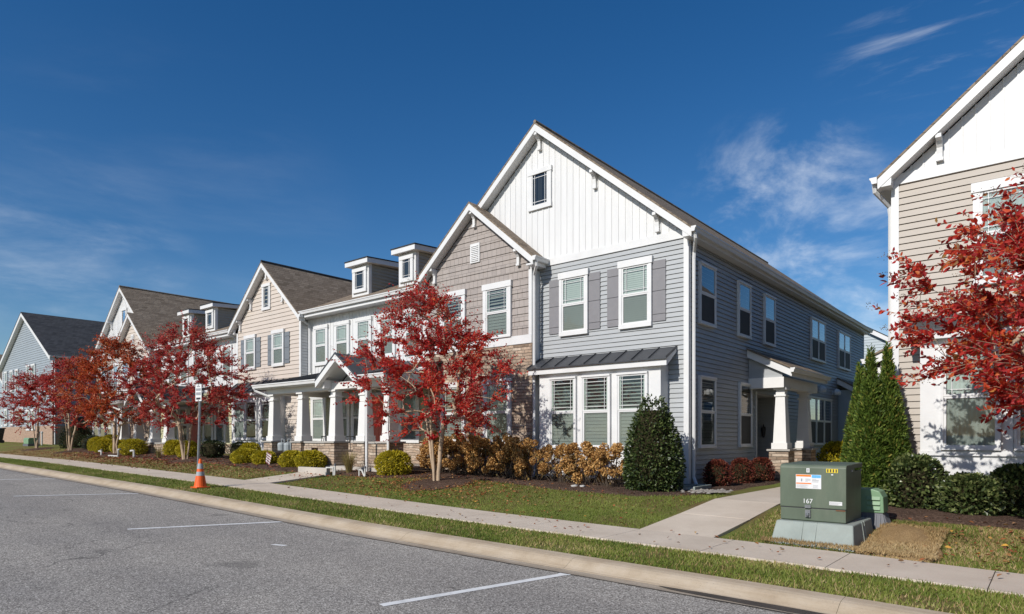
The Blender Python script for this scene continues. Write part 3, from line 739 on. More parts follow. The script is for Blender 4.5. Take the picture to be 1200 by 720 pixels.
# ------------------------------------------------------------------ mid unit: white board and batten over an open porch, dormers
def mid_unit(name, label, x0, x1, DZ, zbase, dormers, cols, entry, roofpts, upper, lower, door, px0, px1, downs):
    set_tf(lambda p: (p[0], p[1], p[2]+DZ))
    P = thing(name, label, 'town house', ((x0+x1)/2, 14.8, .3+DZ), 'town houses along the street')
    zb = zbase - DZ; Y = 14.8; F = Tfront(Y)
    m = MB(); m.box(x0, x1, Y+.01, 33, zb-.3, 6.3); m.build('wall', M['core'], P)
    m = battens(F, x0, x1, 3.9, lambda u: 6.26); m.poly(F(x0,.006,3.8), F(x1,.006,3.8), F(x1,.006,6.3), F(x0,.006,6.3)); m.build('board_cladding', M['whiteboard'], P)
    siding(F, x0, x1, 1.3, 3.75, .13).build('siding', M['olive'], P)
    m = MB(); m.tbox(F, x0, x1, -.005, .03, zb-.3, 1.3); m.build('stone_cladding', M['stone'], P)
    k = .42; yr = 20.5; zrd = 6.42 + k*(yr-14.35)
    m = MB(); m.slab([(roofpts[0],14.35,6.42),(roofpts[1],14.35,6.42),(roofpts[2],yr,zrd),(roofpts[3],yr,zrd)], .06)
    m.slab([(roofpts[3],yr,zrd),(roofpts[2],yr,zrd),(roofpts[2],33.2,zrd-k*12.7),(roofpts[3],33.2,zrd-k*12.7)], .06)
    m.build('roof', M['shingle'], P)
    m = MB(); m.box(x0, x1, 14.42, 14.79, 6.18, 6.22); m.box(x0, x1, 14.36, 14.42, 6.17, 6.36); m.build('eave_soffit', M['white'], P)
    gutter_x(P, 14.355, x0+.02, x1-.03, 6.41)
    for a, b in upper: window(F, P, a-.1, b+.1, 4.30, 5.85, side=.1, head=.12, sill=.1, blind='closed', d=.07)
    for a, b in lower: window(F, P, a-.13, b+.13, 1.32, 3.15, side=.13, head=.13, sill=.1, blind='closed', d=.07)
    for a, b in downs:
        downspout(P, [(a,14.27,6.30),(a,14.3,6.2),(b,14.66,5.95),(b,14.72,5.8),(b,14.72,4.05)])
    if door:
        m = MB(); m.tbox(F, door-.62, door-.48, 0, .07, .62, 2.95); m.tbox(F, door+.48, door+.62, 0, .07, .62, 2.95); m.tbox(F, door-.64, door+.64, 0, .08, 2.95, 3.1); m.build('door_casing', M['white'], P)
        m = MB(); m.tbox(F, door-.48, door+.48, .02, .045, .62, 2.95)
        for zz0, zz1 in ((.75,1.35),(1.5,2.05),(2.2,2.82)):
            for q in (-.4, .06): m.tbox(F, door+q, door+q+.34, .045, .056, zz0, zz1)
        d = m.build('door', M['reddoor'], P)
        m = MB(); m.tbox(F, door+.36, door+.42, .045, .11, 1.5, 1.72); m.build('door_handle', M['chair'], d)
    # dormers
    for a, b in dormers:
        yd = 15.8; za = 6.42 + k*(yd-14.35); yb = 19.4
        m = MB(); m.box(a, b, yd, yb, za-.5, 8.2); dm = m.build('dormer', M['darkside'], P)
        siding(Tside(b, 1), yd+.1, yb, za-.1, 8.19, .13).build('dormer_siding', M['darkside'], dm)
        siding(Tside(a, -1), yd+.1, yb, za-.1, 8.19, .13).build('dormer_siding', M['darkside'], dm)
        T = Tfront(yd)
        m = MB(); m.tbox(T, a-.02, b+.02, -.04, .015, za-.02, 8.2); m.box(b+.003, b+.03, yd+.041, yd+.13, za-.02, 8.2); m.build('dormer_face', M['white'], dm)
        small_window(Tfront(yd-.015), P, a+.08, b-.08, za+.12, 8.1, frame=.14, name='dormer_window')
        m = MB(); m.slab([(a-.22,yd-.25,8.40),(b+.22,yd-.25,8.40),(b+.22,yb+.3,8.66),(a-.22,yb+.3,8.66)], .04); m.build('dormer_roof', M['shingledark'], dm)
        m = MB(); m.slab([(a-.2,yd-.23,8.358),(b+.2,yd-.23,8.358),(b+.2,yb+.2,8.61),(a-.2,yb+.2,8.61)], .17); m.build('dormer_fascia', M['white'], dm)
    # porch
    yf, yc = 11.97, 12.42
    ye = 14.785
    ex0, ex1 = entry
    ec = (ex0+ex1)/2
    m = MB(); m.box(px0+.25, px1-.15, 12.05, 14.75, zb-.4, .62); m.build('porch_floor', M['porchfloor'], P)
    segs = list(cols)
    for i in range(1, len(segs)-1):
        if segs[i] < ec < segs[i+1]: continue
        l, r = segs[i]+.27, segs[i+1]-.27
        wl = MB()
        if r-l > 1.1:
            mid = (l+r)/2
            wl.box(l, mid-.22, yc-.16, yc+.16, zb-.4, 1.32); wl.box(mid+.16, r, yc-.16, yc+.16, zb-.4, 1.32)
            wl.box(mid-.22, mid+.16, yc-.159, yc+.159, 1.17, 1.319); wl.box(mid-.22, mid+.16, yc-.159, yc+.159, zb-.4, .80)
        else:
            wl.box(l, r, yc-.16, yc+.16, zb-.4, 1.32)
        w = wl.build('porch_wall', M['stone'], P)
        cp = MB(); cp.box(l+.05, r-.05, yc-.2, yc+.2, 1.322, 1.38); cp.build('cap_stone', M['found'], w)
    for c in cols:
        pedestal(P, c, yc, zb-.4, 1.385, .27); tapered_column(P, c, yc, 1.385, 3.02, .185, .13)
    m = MB(); m.box(px0+.3, px1-.2, yc-.15, yc+.15, 3.02, 3.24); m.box(px0+.3, px0+.6, yc+.151, 14.7, 3.02, 3.24); m.box(px0+.25, px1-.15, yc+.152, 14.2, 3.19, 3.22); m.build('porch_beam', M['porchwhite'], P)
    zf, zw = 3.34, 4.0
    sl = (zw-zf)/(ye-yf)
    gx0, gx1, gz, gy1 = ec-1.03, ec+1.03, 4.08, 14.78
    def panel(a, b, yw):
        m = MB()
        m.slab([(a,yf,zf),(b,yf,zf),(b,yw,zf+sl*(yw-yf)),(a,yw,zf+sl*(yw-yf))], .035)
        n = max(1, round((b-a)/.42))
        for i in range(n+1):
            x = a+.02+(b-a-.04)*i/n
            m.hexa([(x-.013,yf,zf),(x+.013,yf,zf),(x+.013,yw,zf+sl*(yw-yf)),(x-.013,yw,zf+sl*(yw-yf)),(x-.01,yf,zf+.034),(x+.01,yf,zf+.034),(x+.01,yw,zf+.034+sl*(yw-yf)),(x-.01,yw,zf+.034+sl*(yw-yf))])
        return m.build('porch_roof', M['metalroof'], P)
    pr = panel(px0, gx0+.02, ye)
    panel(gx1-.02, min(px1, -15.47) if px1 > -15.47 else px1, ye)
    if px1 > -15.47: panel(-15.45, px1, 14.2)
    m = MB()
    gs = (gz-zf+.02)/1.03
    y0 = yf-.14
    for sgn in (-1, 1):
        a = [(ec, y0, gz), (ec+sgn*1.06, y0, gz-gs*1.06)]
        m.slab([a[0], a[1], (a[1][0], gy1, a[1][2]), (ec, gy1, gz)] , .035)
        for i in range(0, 7):
            y = y0+.02 + (gy1-y0-.04)*i/6
            m.hexa([(ec,y-.013,gz),(ec,y+.013,gz),(a[1][0],y+.013,a[1][2]),(a[1][0],y-.013,a[1][2]),(ec,y-.01,gz+.034),(ec,y+.01,gz+.034),(a[1][0],y+.01,a[1][2]+.034),(a[1][0],y-.01,a[1][2]+.034)])
    m.build('porch_gable_roof', M['metalroof'], P)
    for sgn in (-1, 1):
        m = MB()
        m.prism([(ec,y0+.01,gz-.04),(ec+sgn*1.05,y0+.01,gz-.04-gs*1.05),(ec+sgn*1.05,y0+.01,gz-.24-gs*1.05),(ec,y0+.01,gz-.24)],
                [(ec,y0+.16,gz-.04),(ec+sgn*1.05,y0+.16,gz-.04-gs*1.05),(ec+sgn*1.05,y0+.16,gz-.24-gs*1.05),(ec,y0+.16,gz-.24)])
        m.build('rake_board', M['white'], P)
    m = MB(); yk = 12.75
    m.poly((ec-.98,yk,3.2),(ec+.98,yk,3.2),(ec,yk,gz-.1)); m.build('porch_gable_back', M['porchwhite'], P, normals=False)
    for sgn in (-1, 1):
        m = MB(); m.slab([(ec,y0+.161,gz-.05),(ec+sgn*1.0,y0+.161,gz-.05-gs*1.0),(ec+sgn*1.0,yk,gz-.05-gs*1.0),(ec,yk,gz-.05)], .03); m.build('gable_soffit', M['white'], P)
        m = MB(); m.box(ec+sgn*.86-.07, ec+sgn*.86+.07, y0+.17, yk, 3.05, 3.32); m.build('porch_beam', M['porchwhite'], P)
    for a, b in ((px0+.0, gx0-.0), (gx1+.0, px1)): gutter_x(P, yf+.02, a, b, zf+.01)
    for a, b in ((px0+.04, gx0), (gx1, px1-.04)):
        m = MB(); m.box(a, b, yf+.021, yf+.30, 3.2, 3.235); m.box(a, b, yf+.022, yf+.05, 3.236, 3.3)
        m.build('roof_fascia', M['white'], pr)
    downspout(P, [(px0+.1,yf-.05,3.25),(px0+.1,yf-.02,3.15),(cols[0]-.05,yc-.1,2.92)])
    if px1 > -15.47:
        downspout(P, [(cols[-1]-.46,yf-.05,3.25),(cols[-1]-.46,yf-.05,.45)], .05)
        downspout(P, [(px1-.12,yf-.04,3.25),(px1-.12,yf-.02,3.1),(cols[-1]+.17,yc-.2,2.9),(cols[-1]+.22,yc-.28,1.7),(cols[-1]+.34,yc-.36,1.45),(cols[-1]+.34,yc-.36,.6)])
    # entry steps
    m = MB(); m.box(ex0+.3, ex1-.3, 11.55, 12.049, zb-.4, .52); m.box(ex0+.3, ex1-.3, 11.2, 11.549, zb-.4, .40); m.build('entry_steps', M['porchfloor'], P)
    set_tf(None)
    return P

# ------------------------------------------------------------------ tan unit with a steep front gable
def gable_unit():
    x0, x1, Y = -27.9, -22.87, 14.5
    c = (x0+x1)/2; F = Tfront(Y)
    P = thing('town_house', 'beige town house with steep brown roofed gable and blue grey shutters', 'town house', (c, Y, .4), 'town houses along the street')
    zb = .35; s = .9; zr = lambda x: 8.83 - s*abs(x-c)
    m = MB(); m.box(x0+.01, x1-.01, Y+.01, 33, zb-.3, 6.2)
    m.prism([(x0+.01,Y+.01,6.201),(x1-.01,Y+.01,6.201),(c,Y+.01,zr(c)-.3)],[(x0+.01,33,6.201),(x1-.01,33,6.201),(c,33,zr(c)-.3)]); m.build('wall', M['core'], P)
    siding(F, x0+.1, x1-.1, .55, 8.5, .168, clip=lambda z: (c-(8.55-z)/s, c+(8.55-z)/s)).build('siding', M['cream'], P)
    for a, b in ((x0-.02, x0+.1), (x1-.1, x1+.02)):
        m = MB(); m.tbox(F, a, b, -.01, .03, .5, 6.1); m.build('corner_board', M['white'], P)
    siding(Tside(x1, 1), Y+.02, Y+.3, .55, 6.1, .115).build('siding', M['white'], P)
    m = MB(); m.tbox(F, x0, x1, -.01, .03, zb-.3, .55); m.build('foundation', M['stone'], P)
    m = MB()
    m.slab([(c,14.2,8.83),(x1+.32,14.2,zr(x1+.32)),(x1+.32,33.3,zr(x1+.32)),(c,33.3,8.83)], .05)
    m.slab([(x0-.32,14.2,zr(x0-.32)),(c,14.2,8.83),(c,33.3,8.83),(x0-.32,33.3,zr(x0-.32))], .05)
    rf = m.build('roof', M['shingle'], P)
    m = MB(); m.tube([(c,14.21,8.845),(c,33.2,8.845)], .05, 6); m.build('ridge_cap', M['shingledark'], rf)
    rake(P, c, 8.83, x1+.30, zr(x1+.30), 14.21, 14.48); rake(P, c-.001, 8.83, x0-.30, zr(x0-.30), 14.21, 14.48)
    for x in (c, c-1.25, c+1.25, x0+.35): bracket(P, x, zr(x)-.27, Y, .26)
    gutter_y(P, x1+.30, 1, 14.18, 14.40, zr(x1+.32)+.02)
    small_window(F, P, c-.36, c+.30, 6.85, 7.95, frame=.12)
    for a in (-27.15, -24.92):
        window(F, P, a, a+.9, 4.42, 5.92, side=.09, head=.14, sill=.1, blind='closed')
        shutter(F, P, a-.37, a-.02, 4.5, 5.78, 'shutterblue'); shutter(F, P, a+.92, a+1.27, 4.5, 5.78, 'shutterblue')
    BY = 14.08; FB = Tfront(BY); bx0, bx1 = -27.6, -24.0
    m = MB(); m.box(bx0, bx1, BY, Y-.001, .9, 3.3); b = m.build('bay', M['white'], P)
    m = MB(); m.box(bx0+.04, bx1-.04, BY+.04, Y-.01, zb-.3, .899); m.build('bay_foundation', M['stone'], b)
    for a, bb in ((-27.3, -26.35), (-26.32, -25.37), (-25.05, -24.25)): window(FB, P, a, bb, 1.4, 3.05, side=.05, head=.06, sill=.06, blind='half' if a < -27 else 'none', over=0)
    standing_seam(P, -27.85, -23.6, 13.88, 3.43, 14.47, 3.88, 9, name='bay_roof')
    downspout(P, [(x0+.05,14.0,3.2),(x0+.05,14.3,2.9),(x0+.05,14.42,2.7),(x0+.05,14.42,.6)])
    return P

# ------------------------------------------------------------------ plainer houses further off
def plain_house(name, label, xc, hw, Y, Y2, z0, ze, s, sid, roof, brick=None, fw=(), sw=(), sw_sg=1, group='town houses along the street', oh=.4, expo=.16):
    P = thing(name, label, 'house', (xc, Y, z0), group)
    zr = lambda x: ze + s*(hw+oh) - s*abs(x-xc)
    zp = zr(xc); F = Tfront(Y)
    m = MB(); m.box(xc-hw+.01, xc+hw-.01, Y+.01, Y2, z0-.6, ze)
    m.prism([(xc-hw+.01,Y+.01,ze+.001),(xc+hw-.01,Y+.01,ze+.001),(xc,Y+.01,zp-.3)],[(xc-hw+.01,Y2,ze+.001),(xc+hw-.01,Y2,ze+.001),(xc,Y2,zp-.3)]); m.build('wall', M[sid], P)
    zs = z0 + (1.25 if brick else .2)
    zt = zr(xc)-.3
    siding(F, xc-hw+.1, xc+hw-.1, zs, zt, expo, clip=lambda z: (xc-(zt-z)/s, xc+(zt-z)/s)).build('siding', M[sid], P)
    siding(Tside(xc+hw, 1), Y+.1, Y2, zs, ze-.1, expo).build('siding', M[sid], P)
    siding(Tside(xc-hw, -1), Y+.1, Y2, zs, ze-.1, expo).build('siding', M[sid], P)
    if brick:
        m = MB(); m.box(xc-hw-.03, xc+hw+.03, Y-.04, Y2+.02, z0-.6, zs); m.build('brick_base', M[brick], P)
    for x in (xc-hw+.05, xc+hw-.05):
        m = MB(); m.tbox(F, x-.07, x+.07, -.01, .03, zs, ze-.05); m.build('corner_board', M['white'], P)
    m = MB()
    m.slab([(xc,Y-.3,zp),(xc+hw+oh,Y-.3,zr(xc+hw+oh)),(xc+hw+oh,Y2+.3,zr(xc+hw+oh)),(xc,Y2+.3,zp)], .06)
    m.slab([(xc-hw-oh,Y-.3,zr(xc-hw-oh)),(xc,Y-.3,zp),(xc,Y2+.3,zp),(xc-hw-oh,Y2+.3,zr(xc-hw-oh))], .06)
    m.build('roof', M[roof], P)
    for q in (1, -1):
        rake(P, xc, zp, xc+q*(hw+oh-.02), zr(xc+hw+oh-.02), Y-.29, Y-.02, .32)
        gutter_y(P, xc+q*(hw+oh-.02), q, Y-.3, Y2+.3, ze+.03)
    downspout(P, [(xc+hw+.05, Y+.1, ze), (xc+hw+.05, Y+.1, z0)]) 
    for a, b, c, d in fw: window(F, P, a, b, c, d, side=.11, head=.12, sill=.1, blind='closed')
    for a, b, c, d in sw: window(Tside(xc+sw_sg*hw, sw_sg), P, a, b, c, d, side=.11, head=.12, sill=.1, blind='screen', glass='glassside')
    return P
# ------------------------------------------------------------------ vegetation
def nrm(a):
    return a/np.maximum(np.linalg.norm(a, axis=1, keepdims=True), 1e-9)

def mesh_np(name, V, F4, var, mat, parent, kind=None):
    off = np.array(root_loc(parent)); V = V - off
    me = bpy.data.meshes.new(name)
    nf, k = F4.shape
    me.vertices.add(len(V)); me.vertices.foreach_set('co', V.astype(np.float32).ravel())
    me.loops.add(nf*k); me.loops.foreach_set('vertex_index', F4.astype(np.int32).ravel())
    me.polygons.add(nf); me.polygons.foreach_set('loop_start', np.arange(0, nf*k, k, dtype=np.int32))
    try: me.polygons.foreach_set('loop_total', np.full(nf, k, dtype=np.int32))
    except Exception: pass
    a = me.attributes.new('var', 'FLOAT', 'POINT'); a.data.foreach_set('value', var.astype(np.float32))
    me.update(calc_edges=True); me.validate()
    me.materials.append(mat)
    o = bpy.data.objects.new(name, me); COL.objects.link(o)
    if parent is not None: o.parent = parent
    if kind: o['kind'] = kind
    return o

def leaves(name, P, D, L, W, mat, parent, rng, var=None, fold=.12, kind=None, nhint=None):
    """one folded leaf (two quads) per point P, growing along D"""
    n = len(P); D = nrm(D)
    r = rng.normal(size=(n, 3)) if nhint is None else nhint + rng.normal(size=(n, 3))*.35
    Sx = nrm(np.cross(D, r)); Nn = np.cross(Sx, D)
    L = np.broadcast_to(np.asarray(L), (n,))[:, None]*np.ones((n, 1)); W = np.broadcast_to(np.asarray(W), (n,))[:, None]*np.ones((n, 1))
    f = fold*L
    v = np.stack([P, P+D*L*.35+Sx*W*.5+Nn*f*.6, P+D*L*.72+Sx*W*.36+Nn*f*.3, P+D*L-Nn*f*.4,
                  P+D*L*.72-Sx*W*.36+Nn*f*.3, P+D*L*.35-Sx*W*.5+Nn*f*.6], 1).reshape(-1, 3)
    b = np.arange(n)*6
    F = np.stack([np.stack([b, b+1, b+2, b+3], 1), np.stack([b, b+3, b+4, b+5], 1)], 1).reshape(-1, 4)
    if var is None: var = rng.random(n)
    return mesh_np(name, v, F, np.repeat(var, 6), mat, parent, kind)

def crape_myrtle(label, x, y, H, Rr, seed, leafmat_, nt=150, tw=4, lpt=13, leaf=(.075,.042), stems=4, lean=(0,0), zlow=1.6, group='crape myrtle street trees', top=.18, shape=None):
    rng = np.random.default_rng(seed)
    z0 = zg(x, y)
    root = thing('crape_myrtle', label, 'tree', (x, y, z0), group)
    base = np.array([x, y, z0+.02])
    nodes = []; par = []
    def addn(p, q): nodes.append(np.array(p)); par.append(q); return len(nodes)-1
    for k in range(stems):
        a = 2*math.pi*(k+rng.random()*.5)/stems
        p = base + np.array([math.cos(a), math.sin(a), 0])*.07
        i = addn(p, -1)
        dr = np.array([math.cos(a), math.sin(a), 0])*(.05+.11*rng.random()); h = zlow*(.95+.3*rng.random())
        st = 7
        for q in range(1, st+1):
            t = q/st
            pp = p + dr*(t+t*t*.9) + np.array([0, 0, h*t]) + rng.normal(size=3)*.012*np.array([1,1,0])
            i = addn(pp, i)
    crown = []
    prof = shape or [(0,.42),(.15,.8),(.32,1),(.5,.93),(.7,.66),(.88,.35),(1,top)]
    xs, ys = zip(*prof)
    # a few irregular lobes give the crown its uneven outline
    la = rng.random(7)*2*math.pi; lk = .72 + .40*rng.random(7)
    while len(crown) < nt:
        t = rng.random()**.9; a = rng.random()*2*math.pi
        lob = np.interp(a, np.linspace(0, 2*math.pi, 8), np.append(lk, lk[0]))
        rad = Rr*np.interp(t, xs, ys)*lob*math.sqrt(.08+.92*rng.random())
        z = z0 + zlow*.88 + t*(H-zlow*.88)
        crown.append(np.array([x+lean[0]*t+math.cos(a)*rad, y+lean[1]*t+math.sin(a)*rad, z + .12*rng.normal()]))
    cb = base + np.array([0, 0, zlow*.8])
    crown.sort(key=lambda p: np.linalg.norm(p-cb))
    ends = []; cnt = None
    for tpt in crown:
        A = np.array(nodes)
        dv = tpt - A; dist = np.linalg.norm(dv, axis=1)
        ok = (A[:, 2] > z0+zlow*.62)
        up = dv[:, 2]/np.maximum(dist, 1e-6)
        hor = np.linalg.norm(A[:, :2]-base[:2], axis=1)
        cost = dist + np.where(up < .1, (.1-up)*.9, 0)*dist + np.where(ok, 0, 9) + np.maximum(0, hor-np.linalg.norm(tpt[:2]-base[:2]))*.6
        i = int(np.argmin(cost)); p = A[i]; d = tpt-p; dl = np.linalg.norm(d)
        if dl < .08: ends.append((i, tpt, d)); continue
        pd = p - A[par[i]] if par[i] >= 0 else np.array([0, 0, 1.]); pd = pd/max(np.linalg.norm(pd), 1e-6)
        c1 = p + (pd*.6 + d/dl*.5 + np.array([0, 0, .25]))*dl*.26
        st = max(2, int(dl/.16)); last = i
        for q in range(1, st+1):
            t = q/st
            pp = (1-t)**2*p + 2*t*(1-t)*c1 + t*t*tpt + (rng.normal(size=3)*.012 if q < st else 0)
            last = addn(pp, last)
        ends.append((last, tpt, d/dl))
    n = len(nodes); cnt = np.zeros(n)
    for i, _, _ in ends: cnt[i] += 1
    for i in range(n-1, -1, -1):
        if par[i] >= 0: cnt[par[i]] += cnt[i]
    rad = np.maximum(.0038, .0031*np.power(np.maximum(cnt, .3), .62))
    m = MB()
    for i in range(n):
        if par[i] < 0: continue
        j = par[i]; r0 = min(rad[j], rad[i]*1.35); k = 7 if rad[i] > .02 else 4
        m.tube([tuple(nodes[j]), tuple(nodes[i] + (nodes[i]-nodes[j])*.06)], [r0, rad[i]], k, cap=False)
    # twigs and leaves
    LP = []; LD = []; SP = []; SD = []
    for i, tpt, d in ends:
        out = np.array([tpt[0]-x, tpt[1]-y, 0]); out = out/max(np.linalg.norm(out), .2)
        hi = (tpt[2]-z0)/H
        for k in range(tw):
            dd = out*.6 + d*.5 + np.array([0, 0, .30 + .5*max(0, hi-.55)]) + rng.normal(size=3)*.38
            dd /= np.linalg.norm(dd); ln = .22+.30*rng.random() + (.28 if rng.random() < .3 else 0)
            bend = np.array([0, 0, -.10-.22*rng.random()])
            p0 = tpt; p1 = tpt+dd*ln*.5+bend*.1; p2 = tpt+dd*ln+bend*.5
            m.tube([tuple(p0), tuple(p1), tuple(p2)], [.0045,.0035,.002], 3, cap=False)
            nl = max(3, int(lpt*(.6+.8*rng.random())*(1.0 if hi < .82 else .6)))
            for q in range(nl):
                t = .08+.92*(q+rng.random()*.5)/nl
                pp = (1-t)**2*p0 + 2*t*(1-t)*p1 + t*t*p2
                sd = rng.normal(size=3); sd -= dd*sd.dot(dd); sd /= max(np.linalg.norm(sd), 1e-6)
                LP.append(pp); LD.append(dd*.6 + sd*.8 + np.array([0, 0, -.18]))
            if hi > .62 and rng.random() < .16 or rng.random() < .03:
                for q in range(22):
                    SP.append(p2 + dd*.12*rng.random() + rng.normal(size=3)*.03); SD.append(rng.normal(size=3)+dd)
    m.build('trunk', M['bark'], root, smooth=True, normals=False)
    LP = np.array(LP); LD = np.array(LD); nl = len(LP)
    clump = .5 + .5*np.sin(LP[:, 0]*3.1+seed)*np.sin(LP[:, 1]*2.7+1)*np.sin(LP[:, 2]*3.3+2)
    var = np.clip(.55*rng.random(nl) + .45*clump + rng.normal(size=nl)*.06, 0, 1)
    sz = .75+.5*rng.random(nl)
    leaves('crown', LP, LD, leaf[0]*sz, leaf[1]*sz, M[leafmat_], root, rng, var)
    if SP:
        SP = np.array(SP); leaves('seed_heads', SP, np.array(SD), .02, .012, M['seed'], root, rng)
    return root

def shrub(name, label, x, y, rx, ry, h, seed, mat, n=1500, leaf=(.04,.022), group=None, core=.8, cat='shrub', shape='round', lift=.0, rough=.1, z0=None):
    """leafy shrub: leaf-sized faces through an uneven shell, over a solid core coloured as inner shade"""
    rng = np.random.default_rng(seed)
    zb = zg(x, y)+.02 if z0 is None else z0
    root = thing(name, label, cat, (x, y, zb), group)
    a = rng.random(n)*2*math.pi
    def rad(t, a):
        if shape == 'round': r = np.sqrt(np.clip(1-((t-.42)/.60)**2, 0.02, 1))
        elif shape == 'drop':
            r = np.where(t < .22, .86+.14*np.sin(t/.22*math.pi/2), np.clip(1-((t-.22)/.80)**1.75, 0, 1))
        elif shape == 'spire': r = np.where(t < .12, .8+.2*t/.12, np.clip((1-t)/.88, 0, 1)*(1-.38*np.clip((t-.5)/.35, 0, 1)))
        elif shape == 'hedge': r = np.clip(1-np.abs((t-.5)/.52)**4.5, .05, 1)
        ph = np.random.default_rng(seed+5).random(12)*6.28
        w = sum(np.sin(k*a+ph[k]+t*(5+k))*(.6/k) for k in range(2, 8))
        return r*(1+rough*w)
    u = rng.random(n)
    t = {'round': u, 'hedge': u, 'drop': 1-np.sqrt(1-u*.985), 'spire': 1-np.sqrt(1-u*.99)}[shape]
    if shape in ('round', 'hedge'):
        cap = rng.random(n) < .33; t = np.where(cap, 1-.16*rng.random(n), t)
    dep = 1-.34*rng.random(n)**1.3
    dep = np.where((rng.random(n) < .4) & (t > .84), np.sqrt(rng.random(n)), dep)
    r = rad(t, a)*dep
    P = np.stack([x+rx*r*np.cos(a), y+ry*r*np.sin(a), zb+lift+h*t*(1+.02*rng.normal(size=n))], 1)
    up = np.where(shape == 'spire', .8, .35)
    out = np.stack([np.cos(a), np.sin(a), (t-.4)*1.6+up*.4], 1)
    D = out + rng.normal(size=(n, 3))*.55
    if shape == 'spire': D[:, 2] += .7
    sz = .7+.6*rng.random(n)
    leaves('foliage', P, D, leaf[0]*sz, leaf[1]*sz, M[mat], root, rng)
    # solid core, inner shade painted as a darker tone, closes the view through the middle
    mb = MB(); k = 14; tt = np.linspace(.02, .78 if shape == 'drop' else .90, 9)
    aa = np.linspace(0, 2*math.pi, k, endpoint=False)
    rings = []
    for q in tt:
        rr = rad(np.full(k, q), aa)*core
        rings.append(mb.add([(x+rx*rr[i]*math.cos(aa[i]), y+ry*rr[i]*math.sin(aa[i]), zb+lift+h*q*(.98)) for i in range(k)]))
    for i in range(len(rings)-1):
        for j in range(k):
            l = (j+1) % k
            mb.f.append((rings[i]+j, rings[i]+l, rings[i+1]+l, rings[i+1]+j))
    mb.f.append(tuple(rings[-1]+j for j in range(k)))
    mb.build('shaded_core', M[{'yellow_leaf': 'innery', 'arbor': 'innergreen'}.get(mat, 'inner')], root, smooth=True)
    if lift > .05:
        s = MB()
        for q in range(5): s.tube([(x+.05*math.cos(q*1.3), y+.05*math.sin(q*1.3), zb-.03), (x+rx*.4*math.cos(q*1.3), y+ry*.4*math.sin(q*1.3), zb+lift+h*.2)], [.02,.012], 5)
        s.build('stem', M['twig'], root)
    return root

HEAD = []
def flower_head_mesh():
    if HEAD: return HEAD[0]
    rng = np.random.default_rng(4)
    n = 170
    v = nrm(rng.normal(size=(n, 3))); P = v*.068*(.88+.2*rng.random((n, 1)))
    v[:, 2] += .25
    o = leaves('flower_head', P, v + rng.normal(size=(n, 3))*1.0, .030, .032, M['hyd_head'], None, rng, fold=.2)
    me = o.data; bpy.data.objects.remove(o); HEAD.append(me)
    return me

def hydrangea(label, x, y, rx, ry, h, seed, heads=28, nleaf=70, group='dried hydrangeas along the house front'):
    rng = np.random.default_rng(seed); zb = zg(x, y)+.02
    root = thing('hydrangea', label, 'shrub', (x, y, zb), group)
    me = flower_head_mesh(); m = MB(); tips = []
    for k in range(heads):
        a = rng.random()*2*math.pi; q = math.sqrt(rng.random())
        z = h*(.16+.84*rng.random()**.75)*(1-.22*q*q)
        if z < h*.55: q = .75+.3*rng.random()
        tips.append((x+rx*q*math.cos(a), y+ry*q*math.sin(a), zb+z))
    for tpt in tips:
        b = (x+(tpt[0]-x)*.45+.04*rng.normal(), y+(tpt[1]-y)*.45+.04*rng.normal(), zb-.02)
        mid = (b[0]*.4+tpt[0]*.6, b[1]*.4+tpt[1]*.6, zb+(tpt[2]-zb)*.55)
        m.tube([b, mid, (tpt[0], tpt[1], tpt[2]-.03)], [.008,.007,.004], 4, cap=False)
        s = .9+.6*rng.random()
        o = bpy.data.objects.new('flower_head', me); COL.objects.link(o); o.parent = root
        o.location = Vector(tpt)-root.location; o.scale = (s*1.15, s*1.15, s); o.rotation_euler = tuple(rng.random(3)*6)
    m.build('stem', M['twig'], root, normals=False)
    n = nleaf
    a = rng.random(n)*2*math.pi; q = np.sqrt(rng.random(n)); t = rng.random(n)**.8
    P = np.stack([x+rx*1.05*q*np.cos(a), y+ry*1.05*q*np.sin(a), zb+h*(.08+.80*t)*(1-.3*q*q)], 1)
    D = np.stack([np.cos(a), np.sin(a), -.3+0*a], 1)+rng.normal(size=(n, 3))*.6
    leaves('foliage', P, D, .10*(.6+.7*rng.random(n)), .055*(.6+.6*rng.random(n)), M['hyd_leaf'], root, rng, fold=.25)
    return root

def grass_clump(label, x, y, h, r, seed, n=380):
    rng = np.random.default_rng(seed); zb = zg(x, y)
    root = thing('ornamental_grass', label, 'grass clump', (x, y, zb))
    V = []; F = []; var = []
    for k in range(n):
        a = rng.random()*2*math.pi; l = h*(.6+.6*rng.random()); o = r*(.25+.9*rng.random()); w = .005
        b = np.array([x+.07*math.cos(a)*rng.random(), y+.07*math.sin(a)*rng.random(), zb]); d = np.array([math.cos(a), math.sin(a), 0]); s = np.array([-d[1], d[0], 0])*w
        pts = [b, b+d*o*.25+np.array([0,0,l*.55]), b+d*o*.65+np.array([0,0,l*.85]), b+d*o+np.array([0,0,l*(.75 if rng.random() < .6 else .95)])]
        i = len(V)
        for q, p in enumerate(pts): V += [p-s*(1-q*.3), p+s*(1-q*.3)]
        for q in range(3): F.append((i+2*q, i+2*q+1, i+2*q+3, i+2*q+2))
        var += [rng.random()]*8
    mesh_np('grass_blade_tuft', np.array(V), np.array(F), np.array(var), M['straw'], root)
    return root

